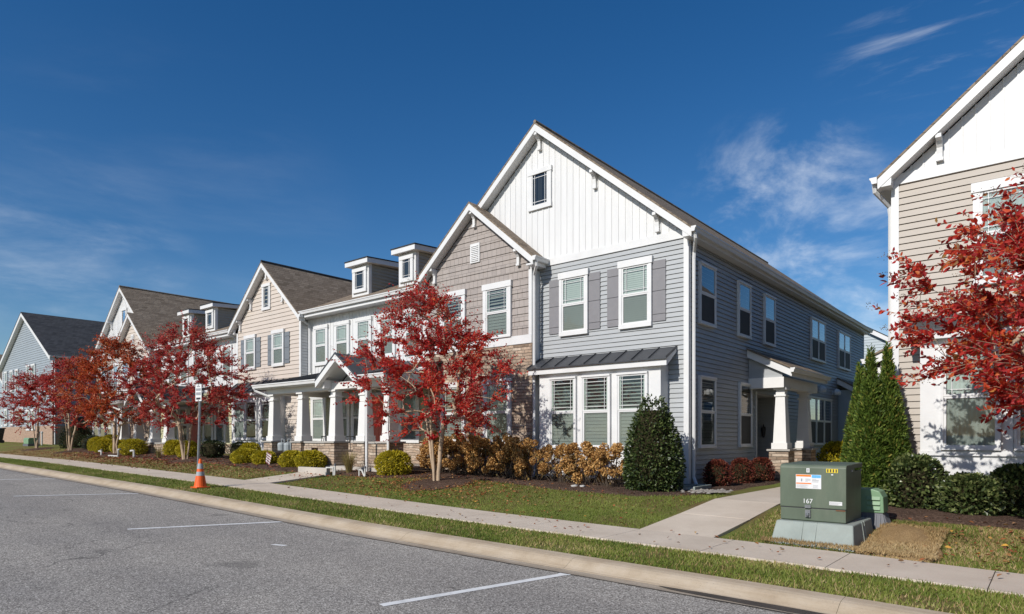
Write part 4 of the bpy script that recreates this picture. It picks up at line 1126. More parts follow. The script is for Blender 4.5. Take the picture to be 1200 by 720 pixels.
def scatter_blades(name, label, pts, hh, rng, mat, wd=.006, kind='stuff', cat='grass', dry=None, lift=0):
    """upright triangular grass blades at pts (x,y)"""
    n = len(pts)
    z = np.array([zg(a, b) for a, b in pts])
    P = np.column_stack([pts, z+lift])
    a = rng.random(n)*2*math.pi; s = np.stack([np.cos(a), np.sin(a), 0*a], 1)
    le = rng.normal(size=(n, 3))*.45; le[:, 2] = 1
    h = hh*(.45+.75*rng.random(n))
    if dry is not None and callable(dry): dry = dry(P)
    w = wd*(.7+.7*rng.random(n))
    V = np.stack([P-s*w[:, None], P+s*w[:, None], P+le*h[:, None]], 1).reshape(-1, 3)
    F = np.arange(3*n).reshape(n, 3)
    nz = np.sin(P[:, 0]*1.7+.6)*np.sin(P[:, 1]*2.3+1.1)+.6*np.sin(P[:, 0]*4.1+2)*np.sin(P[:, 1]*5.3)
    var = np.clip(.45*rng.random(n)+.25+.20*nz + (0 if dry is None else dry), 0, 1)
    o = mesh_np(name, V, F, np.repeat(var, 3), M[mat], None, kind)
    return tag(o, label, cat)

def scatter_leaves(name, label, pts, size, rng, mat, lift=.02):
    n = len(pts); z = np.array([zg(a, b) for a, b in pts])+lift+.03*rng.random(n)
    P = np.column_stack([pts, z]); a = rng.random(n)*2*math.pi
    D = np.stack([np.cos(a), np.sin(a), .25*rng.normal(size=n)], 1)
    up = np.tile(np.array([0,0,1.]), (n,1))
    nh = np.cross(D, np.cross(up, D)) + rng.normal(size=(n,3))*.3
    o = leaves(name, P, D, size*(.6+.8*rng.random(n)), size*.6*(.6+.7*rng.random(n)), M[mat], None, rng, fold=.2, kind='stuff', nhint=nh)
    return tag(o, label, 'fallen leaves')
# ------------------------------------------------------------------ world, sun, camera
SUN_EL, SUN_AZ = 33.0, 5.0        # the sun stands over the viewer's shoulder, a little to the left of the facades' normal
w = bpy.data.worlds.new('World'); scene.world = w; w.use_nodes = True
nt = w.node_tree
for n in list(nt.nodes): nt.nodes.remove(n)
wo = nt.nodes.new('ShaderNodeOutputWorld'); bg = nt.nodes.new('ShaderNodeBackground'); bg.inputs['Strength'].default_value = .125
sky = nt.nodes.new('ShaderNodeTexSky'); sky.sky_type = 'NISHITA'; sky.sun_disc = False
sky.sun_elevation = R(SUN_EL); sky.sun_rotation = R(180+SUN_AZ); sky.air_density = 1.0; sky.dust_density = .35; sky.ozone_density = 3.0; sky.altitude = 50
L = nt.links.new
hs = N(nt, 'ShaderNodeHueSaturation', ins={'Hue': .505, 'Saturation': 1.34, 'Value': .765}); L(sky.outputs[0], hs.inputs['Color'])
tc = N(nt, 'ShaderNodeTexCoord')
def pixdir(u, v):
    d = Vector((u-600, 765, 513-v)).normalized()
    return Vector((d.x*.769-d.y*.639, d.x*.639+d.y*.769, d.z)).normalized()
def cloud(c_in, u, v, size, sc, rot, stretch, lo, hi, amt, seed):
    d = pixdir(u, v)
    dt = N(nt, 'ShaderNodeVectorMath', operation='DOT_PRODUCT'); L(tc.outputs['Generated'], dt.inputs[0]); dt.inputs[1].default_value = d
    mr = N(nt, 'ShaderNodeMapRange', interpolation_type='SMOOTHSTEP'); mr.inputs['From Min'].default_value = math.cos(R(size)); mr.inputs['From Max'].default_value = math.cos(R(size*.25)); L(dt.outputs['Value'], mr.inputs['Value'])
    mp = N(nt, 'ShaderNodeMapping'); mp.inputs['Rotation'].default_value = (0, 0, R(rot)); mp.inputs['Scale'].default_value = stretch; mp.inputs['Location'].default_value = (seed, seed*.7, 0)
    # flatten the direction onto the local tangent plane of the cloud field
    ez = d; ex = Vector((0,0,1)).cross(ez).normalized(); ey = ez.cross(ex)
    cx = N(nt, 'ShaderNodeVectorMath', operation='DOT_PRODUCT'); L(tc.outputs['Generated'], cx.inputs[0]); cx.inputs[1].default_value = ex
    cy = N(nt, 'ShaderNodeVectorMath', operation='DOT_PRODUCT'); L(tc.outputs['Generated'], cy.inputs[0]); cy.inputs[1].default_value = ey
    cb = N(nt, 'ShaderNodeCombineXYZ'); L(cx.outputs['Value'], cb.inputs[0]); L(cy.outputs['Value'], cb.inputs[1])
    L(cb.outputs[0], mp.inputs['Vector'])
    nz = N(nt, 'ShaderNodeTexNoise', ins={'Scale': sc, 'Detail': 9, 'Roughness': .62, 'Distortion': .35}); L(mp.outputs[0], nz.inputs['Vector'])
    rp = N(nt, 'ShaderNodeMapRange', interpolation_type='SMOOTHSTEP'); rp.inputs['From Min'].default_value = lo; rp.inputs['From Max'].default_value = hi; L(nz.outputs['Fac'], rp.inputs['Value'])
    mu = N(nt, 'ShaderNodeMath', operation='MULTIPLY'); L(mr.outputs[0], mu.inputs[0]); L(rp.outputs[0], mu.inputs[1])
    mk = N(nt, 'ShaderNodeMath', operation='MULTIPLY'); L(mu.outputs[0], mk.inputs[0]); mk.inputs[1].default_value = amt
    mx = N(nt, 'ShaderNodeMixRGB'); L(mk.outputs[0], mx.inputs['Fac']); L(c_in, mx.inputs['Color1']); mx.inputs['Color2'].default_value = (8.2, 8.6, 9.0, 1)
    return mx.outputs['Color']
c = hs.outputs['Color']
c = cloud(c, 915, 262, 9.5, 6.0, -18, (1, 1.6, 1), .44, .80, .62, 3.1)
c = cloud(c, 1010, 310, 9, 6.0, -25, (1, 2.2, 1), .42, .78, .45, 8.4)
c = cloud(c, 1100, 15, 8, 6.0, -18, (.8, 4.5, 1), .50, .85, .28, 5.7)
c = cloud(c, 70, 315, 10, 5.0, 6, (.7, 2.6, 1), .40, .85, .30, 1.3)
c = cloud(c, 200, 290, 16, 4.0, 10, (.6, 2.8, 1), .44, .9, .07, 6.3)
L(c, bg.inputs['Color']); L(bg.outputs[0], wo.inputs['Surface'])

sl = bpy.data.lights.new('sun', 'SUN'); sl.energy = 4.5; sl.angle = R(.53); sl.color = (1, .955, .89)
so = bpy.data.objects.new('sun', sl); COL.objects.link(so)
sd = Vector((math.sin(R(SUN_AZ))*-math.cos(R(SUN_EL)), -math.cos(R(SUN_AZ))*math.cos(R(SUN_EL)), math.sin(R(SUN_EL))))   # towards the sun
so.rotation_euler = sd.to_track_quat('Z', 'Y').to_euler(); so.location = sd*60

cam = bpy.data.cameras.new('camera'); co = bpy.data.objects.new('camera', cam); COL.objects.link(co); scene.camera = co
cam.sensor_width = 36; cam.lens = 765/1200*36; cam.shift_y = 153/1200; cam.clip_end = 3000; cam.clip_start = .05
co.location = (0, 0, 1.5); co.rotation_euler = (R(90), 0, math.atan2(.639, .769))
vs = scene.view_settings; vs.view_transform = 'Standard'; vs.look = 'None'; vs.exposure = 0; vs.gamma = 1
scene.render.engine = 'CYCLES'
scene.cycles.max_bounces = 6; scene.cycles.transparent_max_bounces = 8; scene.cycles.caustics_reflective = False; scene.cycles.caustics_refractive = False
scene.cycles.use_denoising = True

# ------------------------------------------------------------------ ground
XS = sorted(set([-600,-400,-250,-160,-120,-100,-85,-70] + [x*1.5-60 for x in range(0, 50)] + [18,25,35,60,100,200,400,600]))
def sheet(name, xs, ys, zf, mat):
    m = MB()
    idx = {}
    for i, x in enumerate(xs):
        for j, y in enumerate(ys): idx[i, j] = m.add([(x, y, zf(x, y))])
    for i in range(len(xs)-1):
        for j in range(len(ys)-1): m.f.append((idx[i,j], idx[i+1,j], idx[i+1,j+1], idx[i,j+1]))
    return structure(m.build(name, M[mat], None, smooth=True))
sheet('ground', XS, [KERB1-.02,7.5,8.1,8.7,9.35,9.8,10.3,10.8,11.3,11.8,12.3,12.6,14,20,40,80,200,500,1500], zg, 'lawn')
sheet('road', XS, [-7.6,-3,0,3,KERB0+.02], lambda x, y: g(x)-.098, 'asphalt')
sheet('far_lawn', XS, [-1200,-300,-60,-20,-8.2], lambda x, y: g(x), 'lawn')
def extr(name, prof, mat, xs=XS, cut=False):
    m = MB(); k = len(prof)
    if cut:        # cast in 3 m lengths with open joints
        xs = []; x = -90.0
        segs = []
        while x < 40: segs.append((x+.0018, x+3.0482)); x += 3.05
        segs = [(-600,-90)] + segs + [(x, 600)]
    else: segs = list(zip(xs[:-1], xs[1:]))
    for a, b in segs:
        r = []
        n = 3 if cut and b-a < 4 else 1
        for q in range(n+1):
            x = a+(b-a)*q/n
            r.append(m.add([(x, y, g(x)+z) for y, z in prof]))
        for i in range(n):
            for j in range(k-1): m.f.append((r[i]+j, r[i+1]+j, r[i+1]+j+1, r[i]+j+1))
    if cut: 
        i0 = len(m.f)
    return structure(m.build(name, M[mat], None, normals=True))
extr('kerb', [(6.50,-.15),(6.51,-.097),(6.54,-.092),(6.58,-.074),(6.66,-.030),(6.71,-.010),(6.77,0),(6.905,.006),(6.92,-.02)], 'kerb', cut=True)
extr('gutter', [(KERB0-.01,-.15),(KERB0,-.093),(6.42,-.103),(6.507,-.100),(6.508,-.16)], 'pan', cut=True)
extr('kerb', [(-8.25,-.02),(-8.2,.006),(-8.0,.004),(-7.9,-.03),(-7.8,-.11),(-7.58,-.12),(-7.57,-.15)], 'kerb')
# sidewalk: concrete slabs with tooled joints
def walk_slabs():
    m = MB(); x = -75.0
    while x < 24:
        a, b = x+.004, x+1.516
        for y0, y1 in ((WALK0, WALK1),):
            p = [(a,y0,g(a)+.028),(b,y0,g(b)+.028),(b,y1,g(b)+.030),(a,y1,g(a)+.030)]
            m.prism([(q[0],q[1],q[2]-.10) for q in p], p)
        x += 1.52
    return structure(m.build('sidewalk', M['walk'], None, bevel=.004))
walk_slabs()
m = MB(); m.box(-76, 25, WALK0+.01, WALK1-.01, -.5, -.45)
def path(name, x0, x1, y0, y1, step=1.5):
    m = MB(); y = y0+.004
    while y < y1-.05:
        b = min(y+step-.008, y1)
        p = [(x0,y,zg(x0,y)+.028),(x1,y,zg(x1,y)+.028),(x1,b,zg(x1,b)+.028),(x0,b,zg(x0,b)+.028)]
        m.prism([(q[0],q[1],q[2]-.10) for q in p], p); y += step
    return structure(m.build(name, M['walk'], None, bevel=.006))
path('path', -5.10, -3.88, WALK1, 22.0)
path('path', -17.55, -16.25, WALK1, 11.25)
# mulch beds: slightly mounded sheets over the lawn
def bed(name, pts, h=.035):
    """pts: closed outline; fan of rings shrinking towards the middle"""
    m = MB(); cx = sum(p[0] for p in pts)/len(pts); cy = sum(p[1] for p in pts)/len(pts)
    rng = random.Random(len(pts)*7+int(abs(cx)*10))
    fine = []
    for i in range(len(pts)):
        a, b = pts[i], pts[(i+1) % len(pts)]
        n = max(1, int(math.hypot(b[0]-a[0], b[1]-a[1])/.12))
        for k in range(n):
            t = k/n; fine.append((a[0]+(b[0]-a[0])*t+rng.uniform(-.02,.02), a[1]+(b[1]-a[1])*t+rng.uniform(-.02,.02)))
    return fine
def strip_bed(name, edge, back, h=.04):
    """edge: front outline (x, y) from left to right; back: y or function of x"""
    m = MB(); rng = random.Random(int(abs(edge[0][0])*10)); xs = []
    x = edge[0][0]
    ex, ey = [p[0] for p in edge], [p[1] for p in edge]
    rows = []
    while x <= edge[-1][0]+1e-6:
        yf = float(np.interp(x, ex, ey))+rng.uniform(-.03,.03); yb = back(x) if callable(back) else back
        row = []
        for k, (t, dz) in enumerate(((0,-.02),(.03,.012),(.10,h),(.4,h),(.7,h),(1,h))):
            y = yf+(yb-yf)*t
            row.append((x, y, zg(x, y)+dz+(rng.uniform(-.01,.012) if 0 < t < 1 else 0)))
        rows.append(m.add(row)); x += .11
    for i in range(len(rows)-1):
        for k in range(5): m.f.append((rows[i]+k, rows[i+1]+k, rows[i+1]+k+1, rows[i]+k+1))
    return structure(m.build(name, M['mulch'], None, smooth=True))
strip_bed('mulch_bed', [(-16.2,11.2),(-15.4,11.2),(-14,11.35),(-12.6,11.95),(-11.5,12.3),(-10.2,12.2),(-8.6,11.95),(-7.4,11.95),(-6.6,12.0),(-6.0,12.45),(-5.62,13.1)], lambda x: 14.5)
# bed along the side wall
m = MB(); rows = []
for k in range(40):
    y = 14.3+k*.125; xo = -5.62+.12*math.sin(k*.35)*.3
    rows.append(m.add([(-6.72,y,zg(-6,y)+.05),(-6.1,y,zg(-6,y)+.055),(xo-.1,y,zg(-6,y)+.045),(xo,y,zg(-6,y)-.01)]))
for i in range(len(rows)-1):
    for k in range(3): m.f.append((rows[i]+k, rows[i+1]+k, rows[i+1]+k+1, rows[i]+k+1))
m.poly((-6.72,14.3,zg(-6,14.3)+.05),(-5.62,14.3,zg(-6,14.3)+.03),(-5.62,13.05,zg(-6,13)+.03),(-6.72,13.05,zg(-6,13)+.045))
structure(m.build('mulch_bed', M['mulch'], None, smooth=True))
strip_bed('mulch_bed', [(-24.2,11.3),(-22.4,11.2),(-20,11.0),(-18.2,10.9),(-17.7,11.1)], 12.2)
strip_bed('mulch_bed', [(-41.5,11.7),(-38,11.3),(-34,11.0),(-30,10.9),(-26,10.9),(-24.3,11.3)], 13.6)
strip_bed('mulch_bed', [(-3.7,13.6),(-3.0,12.3),(-2.2,11.75),(-.8,11.85),(1.2,11.8),(4,12.0),(6,12)], lambda x: 14.25)
# mulch rings round the street trees
def ring(x, y, r):
    m = MB(); k = 22; rg = random.Random(int(abs(x)*9)); rr = []
    for q, dz in ((1,-.01),(.85,.03),(.5,.06),(.12,.075)):
        rr.append(m.add([(x+r*q*math.cos(a*2*math.pi/k)*(1+.08*rg.random()), y+r*q*math.sin(a*2*math.pi/k)*(1+.08*rg.random()), zg(x,y+r*q*math.sin(a*2*math.pi/k))+dz) for a in range(k)]))
    for i in range(3):
        for a in range(k): b = (a+1) % k; m.f.append((rr[i]+a, rr[i]+b, rr[i+1]+b, rr[i+1]+a))
    m.f.append(tuple(rr[3]+a for a in range(k)))
    return structure(m.build('mulch_ring', M['mulch'], None, smooth=True))

# ------------------------------------------------------------------ houses
end_unit('town_house', 'tall grey blue town house with white front gable, dark bay roof and a side porch', 0, 1, 0, 0)
mid_unit('town_house', 'white town house with two dormers and a stone columned porch beside the taupe shingled gable', -22.86, -15.47, 0, .25,
         dormers=[(-21.3,-20.3),(-18.5,-17.62)], cols=[-21.25,-19.45,-17.6,-16.1,-14.95], entry=(-17.6,-16.1),
         roofpts=(-22.75,-15.4,-12.6,-25.2), upper=[(-22.25,-21.56),(-20.9,-20.2),(-19.6,-18.9),(-18.3,-17.6),(-16.95,-16.25)],
         lower=[(-22.45,-21.7),(-20.9,-20.2),(-19.85,-19.2),(-17.2,-16.4)], door=-18.35, px0=-21.85, px1=-14.6, downs=[(-22.7,-22.62)])
gable_unit()
mid_unit('town_house', 'white town house with twin dormers, its porch hidden behind the red trees', -36.6, -27.92, -.1, .5,
         dormers=[(-36.25,-35.3),(-33.6,-32.65)], cols=[-35.0,-33.2,-31.4,-29.9], entry=(-33.2,-31.4),
         roofpts=(-36.5,-28.0,-25.6,-39.3), upper=[(-35.5,-34.8),(-34.1,-33.4),(-32.7,-32),(-31.3,-30.6),(-29.7,-29)],
         lower=[(-35.3,-34.5),(-34.2,-33.4),(-31.6,-30.8),(-30.4,-29.6)], door=-32.6, px0=-35.6, px1=-29.4, downs=[(-28.2,-28.15)])
end_unit('town_house', 'brown roofed town house with tall white gable behind the orange tree, end of the row', -52.05, -1, 0, -.12, sid='tan', shake='cream', zbase=.75)
end_unit('town_house', 'tan sided town house with white gable at the right edge, behind the red tree', -9.07, -1, -.29, .06, sid='tan', shake='tan', zbase=.0, blinds=('curtain','curtain'), expo=.125, double=True, bay_blind='curtain')
plain_house('brick_house', 'slate grey house with brick base and charcoal roof at the far end', -57.5, 6.2, 13.9, 30, 1.05, 6.9, .56, 'slate', 'shingledark', 'brick',
            fw=[(-62.9,-62.1,5.0,6.6),(-61.3,-60.5,5.0,6.6),(-59.9,-59.1,5.0,6.6),(-57.1,-56.2,5.0,6.7),(-55.9,-55.0,5.0,6.7),(-62.9,-62.1,2.4,3.7),(-61.3,-60.5,2.4,3.7),(-59.9,-57.8,2.5,3.7),(-57.1,-56.2,2.0,3.5),(-55.9,-55.0,2.0,3.5)],
            sw=[(14.8,16.2,5.2,6.6),(18,19.2,5.2,6.6),(15,16.4,2.2,3.7)])
plain_house('distant_house', 'white walled house with brown roof at the left edge beyond the brick house', -78, 7, 16, 30, 1.3, 5.8, .5, 'greyblue', 'shingle', None, fw=[(-76,-75,2.5,4.2),(-73.5,-72.5,2.5,4.2)])
plain_house('rear_house', 'pale blue grey house seen through the gap between two town houses', -9.4, 3.6, 42, 56, .2, 6.1, .62, 'greyblue', 'shingledark', None, fw=[(-8.2,-7.3,3.9,5.3)], group=None)

# ------------------------------------------------------------------ street trees
for x, y, r in ((-12.0,11.45,.95),(-25.7,11.3,.8),(-32.9,11.3,.8),(-39,11.3,.8),(-44.5,11.3,.8),(.95,10.9,.9)): ring(x, y, r)
crape_myrtle('crimson crape myrtle in front of the stone wall of the grey blue house', -12.0, 11.45, 4.75, 2.25, 11, 'red_leaf', nt=205, tw=8, lpt=17, stems=4, lean=(-.25,-.1), leaf=(.066,.038))
crape_myrtle('deep red crape myrtle behind the signpost and the cone', -25.7, 11.3, 5.0, 2.65, 23, 'maroon_leaf', nt=220, tw=7, lpt=18, stems=5, leaf=(.072,.042))
crape_myrtle('orange red crape myrtle in front of the white gabled end house', -32.9, 11.3, 5.05, 2.5, 37, 'orange_leaf', nt=220, tw=7, lpt=18, stems=3, leaf=(.08,.048))
crape_myrtle('dull red crape myrtle beside the dark rounded conifer', -39.0, 11.3, 4.5, 2.4, 41, 'maroon_leaf', nt=180, tw=7, lpt=16, stems=3, leaf=(.08,.048))
crape_myrtle('small purplish crape myrtle beside the green utility box at far left', -44.6, 11.3, 4.15, 2.6, 53, 'maroon_leaf', nt=140, tw=6, lpt=15, stems=4, leaf=(.08,.045))
crape_myrtle('scarlet crape myrtle reaching in at the right edge in front of the tan house', .95, 10.9, 4.95, 3.25, 67, 'scarlet_leaf', nt=330, tw=8, lpt=18, stems=5, leaf=(.08,.042), zlow=1.55, lean=(-.1,0), shape=[(0,.38),(.15,.55),(.32,.78),(.5,1),(.65,.9),(.78,.66),(.9,.38),(1,.15)])

# ------------------------------------------------------------------ shrubs
shrub('holly', 'dark green teardrop shaped holly at the corner of the grey blue house', -6.85, 13.15, .66, .66, 2.32, 3, 'holly', 9000, (.065,.036), core=.80, shape='drop', rough=.06)
for i, (x, y, r, lab) in enumerate(((-6.24,15.25,.33,'dark red barberry nearest the house corner'),(-6.16,16.6,.34,'dark red barberry in the middle of the side bed'),(-6.08,17.85,.34,'dark red barberry next to the side porch pedestal'))):
    shrub('barberry', lab, x, y, r, r, .62, 70+i, 'barberry', 3600, (.04,.024), 'clipped barberries along the side wall', rough=.05)
YL = [(-14.25,11.95,.50,.62,'largest golden green shrub, beside the straw coloured grass'),
      (-17.95,11.72,.46,.52,'bright golden shrub left of the entry steps'),
      (-19.05,11.75,.40,.48,'golden shrub second from the entry steps'),
      (-20.85,11.8,.40,.42,'low golden shrub beside the small flag'),
      (-22.0,11.75,.50,.46,'golden shrub at the left end of the porch bed'),
      (-23.3,12.6,.42,.60,'yellow shrub at the left foot of the porch column'),
      (-27.0,11.95,.42,.62,'yellow green shrub right of the deep red tree trunk'),
      (-28.9,12.2,.40,.60,'yellow green shrub just left of the deep red tree trunk'),
      (-31.3,11.5,.55,.66,'wide yellow green shrub above the white pipes'),
      (-33.9,11.9,.45,.55,'olive yellow shrub right of the orange tree trunks'),
      (-35.3,11.7,.50,.60,'yellow green shrub left of the orange tree trunks'),
      (-36.9,12.0,.55,.66,'yellow green shrub beside the blue green one'),
      (-37.7,12.8,.55,.75,'yellow shrub behind the blue green one')]
for i, (x, y, r, h, lab) in enumerate(YL):
    shrub('golden_shrub', lab, x, y, r*1.1, r, h, 100+i, 'yellow_leaf', 5200, (.06,.024), 'golden shrubs along the porch beds', rough=.12, core=.64)
shrub('dark_shrub', 'clipped dark green shrub between yellow shrubs beside the beige house', -25.4, 12.2, .62, .5, .68, 131, 'holly', 1800, (.045,.026), rough=.05, shape='hedge')
shrub('dark_shrub', 'second dark green clipped shrub under the beige house bay', -24.2, 12.7, .5, .45, .62, 132, 'holly', 1500, (.045,.026), rough=.05, shape='hedge')
shrub('juniper', 'blue green rounded juniper between the conifer and the yellow shrubs', -39.0, 12.4, .55, .5, .7, 133, 'bluejuniper', 1500, (.05,.02))
shrub('conifer', 'dark rounded conifer behind the dull red tree', -42.8, 12.8, .95, .9, 1.75, 134, 'conifer', 2600, (.08,.03), shape='drop')
shrub('dark_shrub', 'low dark shrub beside the dark conifer', -40.6, 12.7, .6, .5, .7, 135, 'holly', 1200, (.05,.03))
for i, (x, y, r, h, lab) in enumerate(((-2.88,13.95,.38,2.88,'leftmost and shortest of three arborvitae spires'),(-2.60,13.45,.42,3.12,'middle arborvitae spire in front of the grey house gap'),(-2.36,13.66,.46,3.20,'right arborvitae spire against the tan house corner'))):
    shrub('arborvitae', lab, x, y, r, r, h, 150+i, 'arbor', 10000, (.075,.024), 'arborvitae between the two houses', core=.72, shape='spire', rough=.13)
for i, (x, y, rx, h, lab) in enumerate(((-1.90,13.4,.55,.88,'dark glossy shrub beside the arborvitae'),(-1.08,13.0,.44,.62,'dark glossy shrub under the white bay wall'),(-.45,13.35,.46,.78,'dark round shrub under the tan house window'),(.4,13.2,.5,.8,'dark glossy shrub at the right edge of the picture'))):
    shrub('laurel', lab, x, y, rx, rx*.85, h, 160+i, 'laurel', 4200, (.07,.04), 'dark shrubs along the tan house', rough=.22, core=.58)
shrub('golden_shrub', 'golden leaved shrub behind the transformer beside the side porch column', -5.25, 22.3, .55, .6, 1.0, 171, 'yellow_leaf', 2600, (.09,.05), rough=.2, core=.6)
HY = [(-13.9,13.3,.55,.50,1.15,34,'tall brown hydrangea right of the largest golden shrub'),
      (-12.95,13.25,.55,.50,1.2,34,'tall brown hydrangea behind the crimson tree trunk'),
      (-12.05,13.35,.55,.45,1.15,30,'brown hydrangea in the shade under the stone wall window'),
      (-11.2,13.3,.55,.45,1.1,30,'brown hydrangea at the foot of the downspout'),
      (-10.35,13.3,.52,.45,1.02,28,'brown hydrangea below the left bay window'),
      (-9.5,13.25,.52,.45,.98,26,'brown hydrangea below the middle bay window'),
      (-8.7,13.2,.52,.45,1.02,26,'brown hydrangea below the right bay window'),
      (-7.95,13.2,.48,.45,1.05,24,'brown hydrangea touching the dark holly')]
for i, (x, y, rx, ry, h, n, lab) in enumerate(HY): hydrangea(lab, x, y, rx, ry, h, 200+i, int(n*(1.55 if i < 4 else 1.15)))
grass_clump('straw coloured fountain grass beside the entry steps', -15.75, 11.55, .62, .42, 5)
grass_clump('small straw grass tuft under the deep red tree', -28.2, 11.3, .5, .3, 6, 160)

# ------------------------------------------------------------------ transformer on its pad, pedestal, dried sod
px0, px1, py0, py1 = -3.16, -2.04, 9.54, 10.95
zt = g(-2.6)
P = thing('transformer_pad', 'grey green sloped base under the green transformer cabinet', 'equipment pad', ((px0+px1)/2, (py0+py1)/2, zt))
m = MB()
m.hexa([(px0,py0,zt-.1),(px1,py0,zt-.1),(px1,py1,zt-.1),(px0,py1,zt-.1),(px0+.055,py0+.20,zt+.33),(px1-.055,py0+.20,zt+.33),(px1-.055,py1-.07,zt+.33),(px0+.055,py1-.07,zt+.33)])
m.build('pad_body', M['pad'], P, bevel=.018)
m = MB()
for x in (-2.74, -2.56):
    m.hexa([(x-.012,py0-.004,zt-.05),(x+.012,py0-.004,zt-.05),(x+.012,py0+.03,zt-.05),(x-.012,py0+.03,zt-.05),(x-.012,py0+.194,zt+.33),(x+.012,py0+.194,zt+.33),(x+.012,py0+.22,zt+.33),(x-.012,py0+.22,zt+.33)])
for y in (10.25, 10.38):
    m.hexa([(px1-.03,y-.012,zt-.05),(px1+.004,y-.012,zt-.05),(px1+.004,y+.012,zt-.05),(px1-.03,y+.012,zt-.05),(px1-.08,y-.012,zt+.33),(px1-.049,y-.012,zt+.33),(px1-.049,y+.012,zt+.33),(px1-.08,y+.012,zt+.33)])
m.build('pad_rib', M['pad'], P)
bx0, bx1, by0, by1 = -3.08, -2.20, 9.83, 10.80
zb0, zb1 = zt+.331, zt+1.14
P = thing('transformer', 'dull green electrical transformer cabinet with warning sticker and white 167', 'transformer', ((bx0+bx1)/2, (by0+by1)/2, zb0))
m = MB(); m.box(bx0+.012, bx1-.012, by0+.02, by1, zb0, zb1-.1); m.build('tank', M['transformer'], P, bevel=.012)
m = MB(); m.box(bx0+.006, bx1-.006, by0+.008, by0+.1, zb0+.012, zb0+.185); m.build('sill_panel', M['transformer'], P, bevel=.006)
m = MB()   # hood: front panel and lid in one pressed sheet with a chamfered top edge
prof = [(by0,zb0+.195),(by0,zb1-.045),(by0+.022,zb1-.012),(by0+.06,zb1),(by1+.012,zb1+.012),(by1+.012,zb1-.06),(by0+.5,zb1-.06),(by0+.5,zb0+.195)]
m.prism([(bx0,y,z) for y, z in prof], [(bx1,y,z) for y, z in prof]); m.build('hood', M['transformer'], P, bevel=.008)
m = MB(); m.box(bx0+.004, bx1-.004, by0+.002, by0+.02, zb0+.186, zb0+.1945); m.build('hood_gap', M['ink'], P)
m = MB(); m.box(bx1-.13, bx1-.012, by0-.002, by0+.006, zb0+.172, zb0+.185); m.build('rust_streak', M['rust'], P)
TF_ = Tfront(by0)
m = MB(); m.tbox(TF_, -2.735, -2.655, 0, .018, zb0+.19, zb0+.235); m.tbox(TF_, -2.73, -2.66, -.006, .02, zb0+.06, zb0+.165); m.lathe((-2.695, by0-.03, zb0+.075), [(.02,0),(.024,.02),(.02,.05)], 8); m.build('latch', M['galv'], P)
m = MB(); m.tbox(TF_, -2.86, -2.52, 0, .0025, zb0+.465, zb0+.665); st = m.build('warning_sticker', M['stickwh'], P)
m = MB(); m.tbox(TF_, -2.855, -2.655, .0026, .0036, zb0+.635, zb0+.661); m.tbox(TF_, -2.855, -2.65, .0026, .0036, zb0+.53, zb0+.546); m.build('orange_band', M['stickor'], st)
m = MB(); m.tbox(TF_, -2.645, -2.525, .0026, .0036, zb0+.62, zb0+.661); m.build('blue_band', M['stickbl'], st)
m = MB(); m.tbox(TF_, -2.79, -2.772, .0026, .0032, zb0+.565, zb0+.605)
rg = random.Random(2)
for z in (.598,.583,.568): m.tbox(TF_, -2.73, -2.73+.03+.04*rg.random(), .0026, .0032, zb0+z, zb0+z+.006)
for z in (.60,.585,.575,.56): m.tbox(TF_, -2.64, -2.64+.05+.05*rg.random(), .0026, .0032, zb0+z, zb0+z+.005)
for z in (.515,.502,.489,.477): m.tbox(TF_, -2.85, -2.85+.12+.07*rg.random(), .0026, .0032, zb0+z, zb0+z+.004); m.tbox(TF_, -2.63, -2.63+.04+.05*rg.random(), .0026, .0032, zb0+z, zb0+z+.004)
m.build('sticker_print', M['stickgr'], st)
m = MB(); m.tbox(TF_, -2.455, -2.305, 0, .003, zb0+.70, zb0+.755); yl = m.build('number_tag', M['stickye'], P)
m = MB()
for k in range(4): m.tbox(TF_, -2.442+.036*k, -2.425+.036*k, .0031, .0038, zb0+.706, zb0+.749)
m.build('tag_print', M['ink'], yl)
m = MB(); m.tbox(TF_, -2.39, -2.365, 0, .003, zb0+.665, zb0+.68); m.build('small_tag', M['stickwh'], P)
m = MB(); m.tbox(TF_, -2.715, -2.675, 0, .003, zb0+.695, zb0+.755); a = m.build('small_tag', M['stickwh'], P)
m = MB(); m.tbox(TF_, -2.70, -2.69, .0031, .004, zb0+.705, zb0+.748); m.build('tag_print', M['ink'], a)
m = MB(); m.tbox(TF_, -2.415, -2.25, 0, .003, zb0+.25, zb0+.30); a = m.build('rating_plate', M['stickwh'], P)
m = MB()
for k in range(3): m.tbox(TF_, -2.41, -2.30+.02*k, .0031, .0038, zb0+.257+.013*k, zb0+.262+.013*k)
m.build('plate_print', M['stickgr'], a)
def text_obj(name, txt, size, loc, rot, mat, parent, ext=.0015):
    cu = bpy.data.curves.new(name, 'FONT'); cu.body = txt; cu.size = size; cu.extrude = ext; cu.align_x = 'CENTER'; cu.align_y = 'CENTER'
    t = bpy.data.objects.new(name, cu); COL.objects.link(t)
    dg = bpy.context.evaluated_depsgraph_get(); me = bpy.data.meshes.new_from_object(t.evaluated_get(dg))
    bpy.data.objects.remove(t)
    o = bpy.data.objects.new(name, me); me.materials.clear(); me.materials.append(M[mat]); COL.objects.link(o)
    o.parent = parent; o.location = Vector(loc)-root_loc(parent); o.rotation_euler = rot
    return o
text_obj('painted_number', '167',   .092, (-2.70, by0-.002, zb0+.285), (R(90),0,0), 'stickwh', P)
m = MB()
for z in (zb0+.72,): m.lathe((bx1+.004, by0+.3, z), [(.012,-.012),(.012,.012)], 8); m.lathe((bx1+.004, by0+.85, z), [(.012,-.012),(.012,.012)], 8)
m.build('bolt', M['galv'], P)

